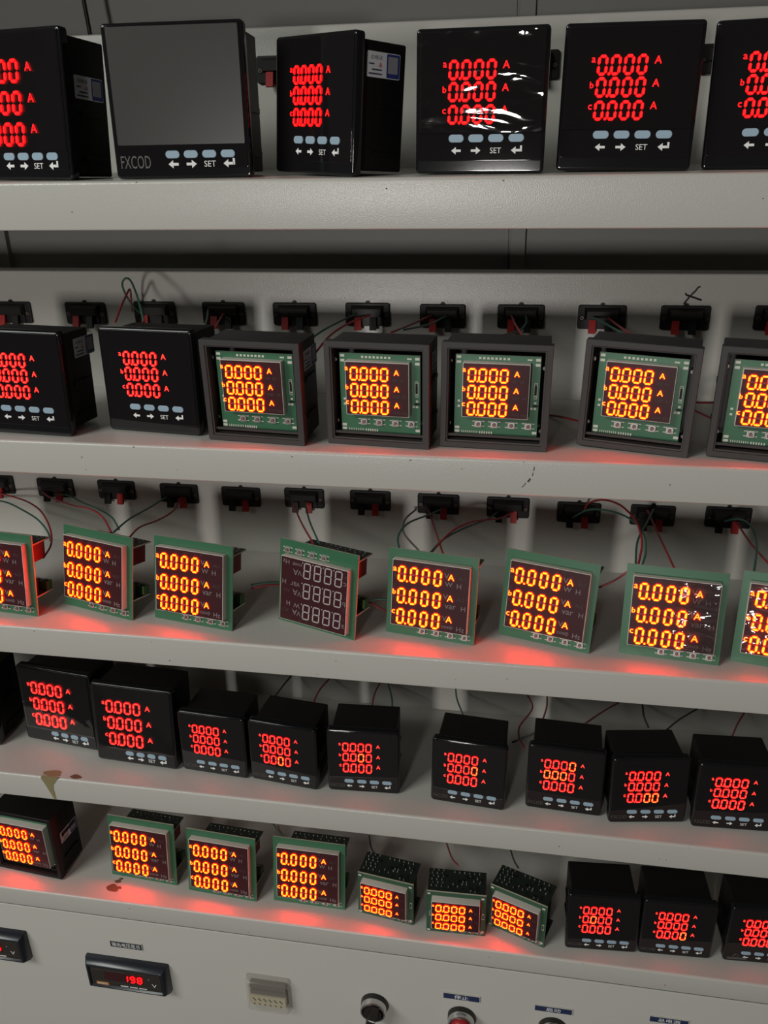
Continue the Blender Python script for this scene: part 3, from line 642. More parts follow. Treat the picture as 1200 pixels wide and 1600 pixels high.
# ------------------------------------------------------------------ spring sockets on the boards
def socket(x, z, red_first, label, group):
    t = thing('spring_terminal_socket', label, 'socket', (x, YB, z), group=group)
    def base():
        mb = MB(); plate(mb, 0, 0, 0.0425, 0.0215, 0.0022, 0, -0.0026, 0.0008)
        mb.loft([[(a, -0.0026, b) for a, b in ((-0.0155, -0.002), (0.0155, -0.002), (0.0155, 0.0085), (-0.0155, 0.0085))], [(a, -0.0085, b) for a, b in ((-0.0135, -0.001), (0.0135, -0.001), (0.0135, 0.0060), (-0.0135, 0.0060))]])
        mb.box(-0.0145, 0.0145, -0.0040, -0.0024, -0.0100, -0.0018)
        mb.cyl((0, 0, 0.0107), (0, -1, 0), 0.0022, 0.0022, 0.0016, 10)
        return mb.mesh('socket_plate', ['socket'])
    def lever(m):
        def f():
            mb = MB(); p = [(-0.0060, -0.0030), (-0.0070, -0.0015), (-0.0098, -0.0100), (-0.0105, -0.0132), (-0.0075, -0.0138), (-0.0040, -0.0090)]
            mb.loft([[(s, y, z_) for y, z_ in p] for s in (-0.0032, 0.0032)]); return mb.mesh('lever', [m])
        return f
    def scr(): mb = MB(); mb.cyl((0, 0, 0), (0, -1, 0), 0.0024, 0.0018, 0.0009, 14); mb.cyl((0, -0.0009, 0), (0, -1, 0), 0.0008, 0.0008, 0.0002, 6, 1); return mb.mesh('screw', ['screw', 'hole'])
    obj('socket_plate', cached('sockbase', base), t)
    xs = (-0.0085, 0.0060)
    for k in (0, 1):
        red = (k == 0) == red_first
        o = obj('lever', cached(('lever', red), lever('lever_red' if red else 'lever_black')), t, (xs[k], 0, 0)); o['label'] = 'red lever' if red else 'black lever'
    for s in (-1, 1): obj('screw', cached('sockscrew', scr), t, (s*0.0177, -0.0026, -0.0005))
    return t
SOCK = [
 (-0.160, 0.2850, True, 'black socket behind the top shelf, half hidden by the narrow angled meter'),
 (0.053, 0.2820, True, 'black socket glimpsed in the gap between two lit meters on the top shelf'),
 (0.205, 0.2820, True, 'black socket between the last two meters at the right end of the top shelf'),
 (-0.4555, 0.0755, True, 'black socket cut by the left frame edge above the second shelf'),
 (-0.3755, 0.0755, True, 'black socket with a red lever and no wire, left end above second shelf'),
 (-0.3025, 0.0770, True, 'black socket with a tall green and red wire loop in front of it'),
 (-0.2318, 0.0770, True, 'black socket with two short wires, above the second closed meter of the second shelf'),
 (-0.1608, 0.0772, True, 'black socket with nothing plugged in and no red lever showing'),
 (-0.0900, 0.0778, True, 'black socket whose red and green wires run left to the first open meter'),
 (-0.0193, 0.0772, True, 'black socket whose red and green wires leave down left over the second open meter'),
 (0.0525, 0.0776, True, 'black socket with a green wire curling under it, above the third open meter'),
 (0.1247, 0.0779, True, 'black socket whose wire pair leaves down right, left of the drawn X'),
 (0.1967, 0.0782, True, 'black socket without wires directly under the hand-drawn X'),
 (0.2760, 0.0790, True, 'black socket cut by the right frame edge above the second shelf'),
 (-0.5150, -0.1145, False, 'black socket cut by the left frame edge above the third shelf'),
 (-0.4442, -0.1155, False, 'black socket above the third shelf with a wire pair running right to the second board'),
 (-0.3725, -0.1145, False, 'black socket without wires, second whole one from the left above the third shelf'),
 (-0.3009, -0.1152, False, 'black socket above the third shelf, green wire to its left, red wire bending down'),
 (-0.2318, -0.1155, False, 'black socket without wires left of the upside-down unlit board'),
 (-0.1628, -0.1137, False, 'black socket with two wires straight down to the upside-down unlit board'),
 (-0.0926, -0.1128, False, 'black socket without wires between the upside-down board and the lit one right of it'),
 (-0.0221, -0.1131, False, 'black socket with a round green loop at its left and a red wire crossing below'),
 (0.0482, -0.1133, False, 'black socket whose red and green wires sweep left and cross another red wire'),
 (0.1180, -0.1151, False, 'black socket with a red wire arching up and over to the right'),
 (0.1888, -0.1144, False, 'black socket with crossing green and red wires above the board with the wrinkled film'),
 (0.2592, -0.1128, False, 'black socket with a green wire hooking down at the right end of the third shelf'),
]
for x, z, rf, lab in SOCK: socket(x, z, rf, lab, 'spring sockets on the rack boards')

# ------------------------------------------------------------------ the meters, shelf by shelf
KW, KH = 0.1024, 0.1014; AW, AH = 0.0889, 0.0900; MW, MH = 0.0878, 0.0892; BW, BH = 0.0851, 0.0850
CW, CH = 0.0810, 0.0803; DW, DHt = 0.0902, 0.0928; EW, EH = 0.0720, 0.0734; HW, HH = 0.0619, 0.0566
z1, z2, z3, z4, z5 = (SH[i][1] for i in (1, 2, 3, 4, 5))
G1, G2a, G2b = 'closed meters on the top shelf', 'closed meters on the second shelf', 'open meters on the second shelf'
G3, G4 = 'green display boards on the third shelf', 'closed meters on the fourth shelf'
G5a, G5b, G5c = 'green display boards on the lowest shelf', 'compact display boards on the lowest shelf', 'small closed meters on the lowest shelf'
# top shelf
panel_meter('K', KW, KH, 'black lit meter cut by the left frame edge on the top shelf', G1, (-0.3269, 0.0143, z1, -13.02, 5.2, 0.31), 'd', film='film', stick=(0.0302, 0.0645, 0.0310, 0.0158))
panel_meter('K', KW, KH, 'large black meter with a blank dull film-covered face and no lit digits', G1, (-0.1946, 0.0134, z1, 3.12, 2.83, 0.0), lit=False, milky=True)
panel_meter('A', AW, AH, 'glossy black lit meter turned sharply so its right side and white-blue sticker show', G1, (-0.1002, 0.0232, z1, -37.39, 3.88, 1.46), 'd', stick=(0.0285, 0.0715, 0.0310, 0.0160))
panel_meter('A', AW, AH, 'black lit meter on the top shelf with bright white glare streaks on its film', G1, (0.0204, 0.0156, z1, -3.65, 1.75, 0.38), 'd', film='film_b')
panel_meter('A', AW, AH, 'black lit meter on the top shelf, second from the right frame edge', G1, (0.1180, 0.0228, z1, -3.65, 2.63, 0.76), 'd', film='film')
panel_meter('A', AW, AH, 'black lit meter cut by the right frame edge on the top shelf', G1, (0.2163, 0.0280, z1, -6.43, 3.15, -0.51), 'd')
# second shelf
panel_meter('A', MW, MH, 'black lit meter cut by the left frame edge on the second shelf', G2a, (-0.3650, 0.0175, z2, -3.25, 2.21, 0.71), 'r', stick=(0.0415, 0.0705, 0.0320, 0.0165))
panel_meter('A', MW, MH, 'black lit meter with a closed face, just left of the open green-boarded meters', G2a, (-0.2542, 0.0337, z2, -6.68, 1.96, -0.16), 'r')
open_meter(BW, BH, 'open meter with a green board, first from the left, white sticker on its right side', G2b, (-0.1580, 0.0177, z2, -4.86, -1.57, 0.34), stick=(0.0310, 0.0665, 0.0320, 0.0155))
open_meter(BW, BH, 'open meter with a green board, second of the five, under the red and green wires', G2b, (-0.0561, 0.0203, z2, -4.85, -0.39, 0.13), stick=(0.0310, 0.0665, 0.0200, 0.0140))
open_meter(BW, BH, 'open meter with a green board, middle one of the five', G2b, (0.0366, 0.0228, z2, -2.05, -0.12, 0.61))
open_meter(BW, BH, 'open meter with a green board, fourth of the five, under the hand-drawn X', G2b, (0.1439, 0.0285, z2, -12.18, 0.49, 1.27))
open_meter(BW, BH, 'open meter with a green board cut by the right frame edge', G2b, (0.2415, 0.0167, z2, -9.50, 0.76, 0.81))
# third shelf
display_module(CW, CH, 'lit green board cut by the left frame edge on the third shelf', G3, (-0.4267, 0.0136, z3, -4.86, 8.70, 0.42))
display_module(CW, CH, 'lit green board on the third shelf, turned left, second from the left edge', G3, (-0.3326, 0.0249, z3, -14.20, 11.25, 0.71))
display_module(CW, CH, 'lit green board on the third shelf, left neighbour of the upside-down unlit one', G3, (-0.2338, 0.0160, z3, -9.16, 11.02, 0.65))
display_module(CW, CH, 'unlit green board standing upside down with four switches along its top', G3, (-0.1181, 0.0218, z3, -17.88, 7.97, 0.93), alloff=True, flip=True, zt=0.0730, zb=0.0215)
display_module(CW, CH, 'lit green board on the third shelf, right neighbour of the upside-down unlit one', G3, (-0.0139, 0.0214, z3, -8.49, 8.79, 0.40))
display_module(CW, CH, 'lit green board on the third shelf without film, tilted, left of the wrinkled-film board', G3, (0.0859, 0.0259, z3, -14.44, 10.30, 0.88))
display_module(CW, CH, 'lit green board with bright wrinkled film over the right half of its display', G3, (0.1907, 0.0165, z3, -6.69, 10.28, -0.22), film='half')
display_module(CW, CH, 'lit green board cut by the right frame edge on the third shelf', G3, (0.2819, 0.0138, z3, -11.03, 9.80, 0.02), film=True)
# fourth shelf
panel_meter('D', DW, DHt, 'dark meter mostly outside the left frame edge on the fourth shelf', G4, (-0.5290, 0.0430, z4, -4.0, 2.5, 0.0))
panel_meter('D', DW, DHt, 'larger lit black meter on the fourth shelf, set back above the yellow glue drip', G4, (-0.4184, 0.0518, z4, -6.58, 3.60, -0.03), film='film')
panel_meter('D', DW, DHt, 'larger lit black meter on the fourth shelf, in front of its set-back left neighbour', G4, (-0.3229, 0.0323, z4, -2.23, 4.41, 0.85), film='film')
panel_meter('E', EW, EH, 'small lit black meter on the fourth shelf, right beside the larger meters', G4, (-0.2366, 0.0304, z4, -3.49, 1.26, 0.45))
panel_meter('E', EW, EH, 'small lit black meter on the fourth shelf with one orange zero in its bottom row', G4, (-0.1615, 0.0255, z4, -5.61, 0.99, 0.64), hot={(2, 2)})
panel_meter('E', EW, EH, 'small lit black meter on the fourth shelf with a white gleam along its top edge', G4, (-0.0796, 0.0265, z4, 3.21, 1.41, 0.31), hot={(1, 2)})
panel_meter('E', EW, EH, 'small lit black meter standing alone with gaps on both sides on the fourth shelf', G4, (0.0234, 0.0226, z4, -3.69, 2.25, 0.71), hot={(1, 3)})
panel_meter('E', EW, EH, 'small lit black meter with an orange middle row, third from right on fourth shelf', G4, (0.1151, 0.0276, z4, -2.69, 2.10, 0.14), hot={(0, 3), (1, 0), (1, 1), (1, 2)})
panel_meter('E', EW, EH, 'small lit black meter on the fourth shelf, two orange zeros at bottom right', G4, (0.1926, 0.0244, z4, 8.24, 2.33, -0.44), hot={(2, 2), (2, 3)})
panel_meter('E', EW, EH, 'small lit black meter cut by the right frame edge on the fourth shelf', G4, (0.2690, 0.0272, z4, 2.47, 1.07, -0.04))
# lowest shelf
open_meter(BW, BH, 'open lit meter cut by the left frame edge on the lowest shelf', None, (-0.4799, 0.0299, z5, -5.76, 1.66, -0.89), stick=(0.0285, 0.0475, 0.0300, 0.0150), big=True)
display_module(CW, CH, 'lit green board on the lowest shelf, left one of three, behind the brown stain', G5a, (-0.3442, 0.0411, z5, -3.10, 7.28, 0.31))
display_module(CW, CH, 'lit green board on the lowest shelf, middle one of three', G5a, (-0.2475, 0.0328, z5, -3.36, 8.69, 0.09))
display_module(CW, CH, 'lit green board on the lowest shelf, right one of three, beside compact boards', G5a, (-0.1482, 0.0349, z5, -0.94, 10.40, 0.08))
small_module(HW, HH, 'compact lit board with solder-dotted top, left one of three', G5b, (-0.0618, 0.0300, z5, -7.82, 1.52, 0.28))
small_module(HW, HH, 'compact lit board with solder-dotted top, middle one of three, facing straight ahead', G5b, (0.0146, 0.0226, z5, 1.87, 0.55, 0.26))
small_module(HW, HH, 'compact lit board with solder-dotted top, right one of three, turned sharply left', G5b, (0.0774, 0.0287, z5, -19.40, 1.41, 0.52))
panel_meter('E', EW, EH, 'small lit black meter on the lowest shelf, beside the compact boards', G5c, (0.1643, 0.0239, z5, 3.17, 1.80, -0.61), hot={(1, 1)})
panel_meter('E', EW, EH, 'small lit black meter on the lowest shelf, middle of the three closed ones', G5c, (0.2382, 0.0289, z5, 2.49, 0.86, 0.01), hot={(2, 3)})
panel_meter('E', EW, EH, 'small lit black meter cut by the right frame edge on the lowest shelf, different logo', G5c, (0.3217, 0.0329, z5, 3.53, 0.28, 0.48), logo='mark')

# ------------------------------------------------------------------ the control panel's fittings
def name_plate(x, z, w_, h, txt, label, m, tw, ang=0.0):
    t = thing('name_plate', label, 'name plate', (x, YP, z), (0, R(ang), 0), 'name plates on the control panel')
    def pl(): mb = MB(); plate(mb, 0, 0, w_, h, 0.0003, 0, -0.0012, 0.0003, n=1); return mb.mesh('plate', [m])
    obj('plate', pl(), t)
    mb = MB(); mb.box(-w_/2-0.0005, w_/2+0.0005, -0.0013, 0, h/2, h/2+0.0007); mb.box(w_/2, w_/2+0.0005, -0.0013, 0, -h/2, h/2)
    obj('plate_edge', mb.mesh('plate_edge', ['tag_edge'], 0), t)
    mb = MB(); put_text(mb, txt, 0, 0, h*0.70, -0.00125, tw); obj('lettering', mb.mesh('lettering', ['legend'], 0), t)
name_plate(-0.3608, -0.6117, 0.0385, 0.0092, '输出电压显示', 'dark plate with six pale characters above the left voltmeter', 'tag_dark', 0.0345)
name_plate(0.0236, -0.6205, 0.0388, 0.0082, '停止', 'blue plate with two white characters above the red button', 'tag', 0.0155)
name_plate(0.1211, -0.6200, 0.0385, 0.0080, '启动', 'dark blue plate above the dark-ringed button at the bottom edge', 'tag', 0.0150)
name_plate(0.2384, -0.6125, 0.0382, 0.0080, '总电源', 'dark blue plate with three pale characters, rightmost at the bottom edge', 'tag', 0.0225)
def voltmeter(x, z, txt, label):
    t = thing('panel_voltmeter', label, 'voltmeter', (x, YP, z), group='voltmeters on the control panel')
    W, H, d = 0.1010, 0.0435, 0.0125
    def body():
        mb = MB(); l = []
        for y, i in ((0.0, 0), (-0.004, 0), (-d+0.0006, 0.0036), (-d, 0.0044), (-d, 0.0058), (-d+0.0022, 0.0070)): l.append([(a, y, b) for a, b in rr(W-2*i, H-2*i, 0.0012, 2)])
        mb.loft(l); return mb.mesh('bezel', ['meter_body'])
    obj('bezel', cached('vbody', body), t)
    yf = -d+0.0020
    def face(): mb = MB(); plate(mb, 0, 0, W-0.0150, H-0.0150, 0.0006, 0.0, -0.0004, 0.0002, n=2); return mb.mesh('face', ['meter_face'])
    f = obj('face_panel', cached('vface', face), t, (0, yf, 0)); y = -0.0005
    def win(): mb = MB(); mb.box(-0.026, 0.0215, -0.0006, -0.0002, -0.0045, 0.0085); return mb.mesh('window', ['disp'], 0)
    obj('display_window', cached('vwin', win), f)
    h = 0.0108; wd = 0.0066
    for k, c in enumerate(txt): obj('digit', digit_mesh(wd, h, h*0.10, h*0.15, c, False, 'core_d', 'rim_r', None, 0.08), f, (-0.0035+0.0087*k, -0.0007, -0.0034))
    def prints():
        mb = MB(); put_text(mb, 'V', 0.0345, -0.0045, 0.0052, y, 0.0056); mb.cyl((0.0285, y, 0.005), (0, -1, 0), 0.0005, 0.0005, 0.0001, 8)
        for q in range(3): mb.box(-0.008+0.0115*q, 0.0015+0.0115*q, y-0.0001, y, -0.0126, -0.0112)
        return mb.mesh('print', ['legend'], 0)
    obj('unit_print', cached('vprint', prints), f)
    def lines():
        mb = MB(); mb.box(-0.040, 0.040, y-0.0001, y, -0.0085, -0.0082); mb.box(-0.040, 0.0, y-0.0001, y, 0.0104, 0.0110); return mb.mesh('line', ['logo'], 0)
    obj('face_line', cached('vline', lines), f)
    def badge(): mb = MB(); plate(mb, -0.030, -0.0114, 0.0155, 0.0042, 0.0003, y, y-0.0004, 0.0001, n=1); return mb.mesh('badge', ['orange'])
    b = obj('badge', cached('vbadge', badge), f)
    def bt():
        mb = MB()
        for q in range(4): mb.box(-0.0358+0.003*q, -0.0338+0.003*q, y-0.0006, y-0.0003, -0.0124, -0.0104)
        return mb.mesh('badge_print', ['pad'], 0)
    obj('badge_print', cached('vbt', bt), b)
voltmeter(-0.3630, -0.6555, '198', 'black panel voltmeter reading 198 in red, with an orange badge')
voltmeter(-0.5360, -0.6330, '215', 'black panel voltmeter cut by the left frame edge')
def counter(x, z):
    t = thing('terminal_counter', 'small clear-covered fitting with a cream six-slot comb on the control panel', 'fitting', (x, YP, z))
    W, H, d = 0.0515, 0.0500, 0.0105
    def cov():
        mb = MB(); l = []
        for y, i in ((0, 0), (-d+0.002, 0.0012), (-d, 0.003)): l.append([(a, y, b) for a, b in rr(W-2*i, H-2*i, 0.003, 3)])
        mb.loft(l); return mb.mesh('cover', ['clear'])
    obj('clear_cover', cov(), t)
    obj('dark_slot', MB().box(-0.0205, 0.0205, -d+0.0035, -0.001, 0.0105, 0.0175).mesh('slot', ['cover_dark'], 0), t)
    obj('dark_slot', MB().box(-0.0205, 0.0205, -d+0.0035, -0.001, 0.0010, 0.0070).mesh('slot', ['cover_dark'], 0), t)
    mb = MB(); mb.box(-0.0205, 0.0205, -d+0.0018, -0.001, -0.0145, 0.0005)
    for k in range(7): mb.cyl((-0.0195+0.0065*k, -0.004, -0.0145), (0, 0, -1), 0.002, 0.0014, 0.0022, 8)
    comb = obj('comb', mb.mesh('comb', ['cream']), t)
    mb = MB()
    for k in range(6):
        cx = -0.0155+0.0062*k
        for a, b in ((-0.0012, -0.0040), (0.0004, -0.0062), (-0.0006, -0.0125)): mb.box(cx+a-0.0009, cx+a+0.0009, -d+0.0014, -d+0.0019, b-0.0010, b+0.0010)
    obj('comb_holes', mb.mesh('holes', ['hole'], 0), comb)
counter(-0.1935, -0.6545)
def round_control(name, label, cat, x, z, kind):
    t = thing(name, label, cat, (x, YP, z), group='round controls on the control panel')
    mb = MB(); mb.cyl((0, 0, 0), (0, -1, 0), 0.0152, 0.0148, 0.0055, 40); obj('base_ring', mb.mesh('ring', ['ring']), t)
    mb = MB(); prof = ((0.0144, -0.0055), (0.0144, -0.0115), (0.0136, -0.0132), (0.0122, -0.0132), (0.0112, -0.0112), (0.0112, -0.0085))
    mb.loft([[(r*math.cos(2*math.pi*k/40), y, r*math.sin(2*math.pi*k/40)) for k in range(40)] for r, y in prof]); obj('chrome_ring', mb.mesh('chrome', ['chrome']), t)
    mb = MB()
    if kind == 'knob':
        mb.cyl((0, -0.0085, 0), (0, -1, 0), 0.0108, 0.0104, 0.006, 32)
        k = obj('knob', mb.mesh('knob', ['ring']), t)
        mb = MB(); a = R(16); c, s = math.cos(a), math.sin(a); q = lambda x_, z_: (x_*c+z_*s, -x_*s+z_*c)
        mb.prism([q(-0.0042, -0.0125), q(0.0042, -0.0125), q(0.0042, 0.0125), q(-0.0042, 0.0125)], -0.014, -0.024); obj('grip', mb.mesh('grip', ['ring'], 0), k)
        mb = MB(); mb.prism([q(-0.0034, 0.002), q(0.0034, 0.002), q(0.0034, 0.0032), q(-0.0034, 0.0032)], -0.0238, -0.0244); obj('pointer', mb.mesh('pointer', ['legend'], 0), k)
    else:
        prof = ((0.0108, -0.0085), (0.0108, -0.0150), (0.0098, -0.0165), (0.0040, -0.0172))
        mb.loft([[(r*math.cos(2*math.pi*k/32), y, r*math.sin(2*math.pi*k/32)) for k in range(32)] for r, y in prof]); obj('push_cap', mb.mesh('cap', [kind]), t)
round_control('rotary_switch', 'black rotary switch with a chrome collar at the bottom edge', 'switch', -0.0722, -0.6497, 'knob')
round_control('push_button_control', 'red push button with a chrome collar below the blue plate', 'button', 0.0243, -0.6510, 'red_cap')
round_control('push_button_control', 'chrome-collared button mostly below the frame, under the second blue plate', 'button', 0.1220, -0.6478, 'green_cap')

# ------------------------------------------------------------------ wires
def smooth_path(P, n=6):
    P = [Vector(p) for p in P]; Q = [P[0]*2-P[1]] + P + [P[-1]*2-P[-2]]; o = []
    for i in range(1, len(Q)-2):
        a, b, c, d = Q[i-1:i+3]
        for k in range(n):
            t = k/n; o.append(0.5*((2*b)+(c-a)*t+(2*a-5*b+4*c-d)*t*t+(3*b-3*c+d-a)*t**3))
    return o+[P[-1]]
def wire(label, color, pts, r=0.00095):
    o = obj('wire', MB().tube(smooth_path(pts), r, 8).mesh('wire', ['wire_'+color], 60)); tag(o, label, 'wire', 'wires on the rack')
WLAB = ['green wire standing in a tall loop behind the closed meter of the second shelf',
 'red wire bent over inside the tall green loop on the second shelf',
 'short green wire dropping from the socket behind the second closed meter',
 'short red wire beside a short green one behind the second closed meter',
 'green wire running left from a socket down behind the first open meter',
 'red wire running left from a socket down behind the first open meter',
 'red wire leaving down left over the second open meter',
 'green wire leaving down left over the second open meter',
 'short red wire dropping straight behind the third open meter',
 'green wire curling left under its socket behind the third open meter',
 'green wire running down right behind the fourth open meter',
 'red wire running down right behind the fourth open meter',
 'upper dark red wire in the gap between the last two open meters',
 'lower dark red wire in the gap between the last two open meters',
 'dark red wire in the gap between the third and fourth open meters',
 'red wire curving right and down from the left frame edge on the third shelf',
 'green wire curving right and down from the left frame edge on the third shelf',
 'red wire from the left end socket to the top of the second green board',
 'green wire from the left end socket to the top of the second green board',
 'green wire slanting down left to the second green board',
 'red wire bending down left between the second and third green boards',
 'red wire straight down to the upside-down unlit board',
 'green wire straight down to the upside-down unlit board',
 'green wire in a round loop left of the board after the unlit one',
 'grey wire curving inside the round green loop',
 'straight red wire crossing others above the board after the unlit one',
 'red wire sweeping left and down above the board after the unlit one',
 'green wire sweeping left and down above the board after the unlit one',
 'red wire arching high up and over towards the wrinkled-film board',
 'green wire looping right and down to the wrinkled-film board',
 'green wire hanging straight down from the socket above the wrinkled-film board',
 'straight red wire slanting down right to the wrinkled-film board',
 'green wire hooking over and down at the right end of the third shelf',
 'red wire slanting to the right frame edge on the third shelf',
 'red wire lying on the third shelf left of the unlit board',
 'green wire lying on the third shelf left of the unlit board',
 'red wire lying on the third shelf right of the unlit board',
 'green wire lying on the third shelf right of the unlit board',
 'dark red wire low in the gap left of the wrinkled-film board',
 'red wire under the third shelf behind the small meter with one orange bottom zero',
 'black wire under the third shelf behind the small meter with one orange bottom zero',
 'red wire under the third shelf behind the small meter with the gleaming top edge',
 'green wire under the third shelf behind the small meter with the gleaming top edge',
 'thin green wire behind the small meter standing alone on the fourth shelf',
 'dark red wire looping in the gap right of the small meter standing alone',
 'red wire dropping behind the small meter with the orange middle row',
 'red wire slanting left behind the small meter with the orange middle row',
 'black wire dropping behind the slightly right-turned small meter',
 'black wire slanting left behind the slightly right-turned small meter',
 'red wire behind the small meter at the right frame edge of the fourth shelf',
 'short black wire joining the gap right of the small meter standing alone',
 'green wire above the left corner of the right green board on the lowest shelf',
 'red wire above the left corner of the right green board on the lowest shelf',
 'black wire above the left compact board',
 'dark red wire above the middle compact board',
 'black wire above the right compact board']
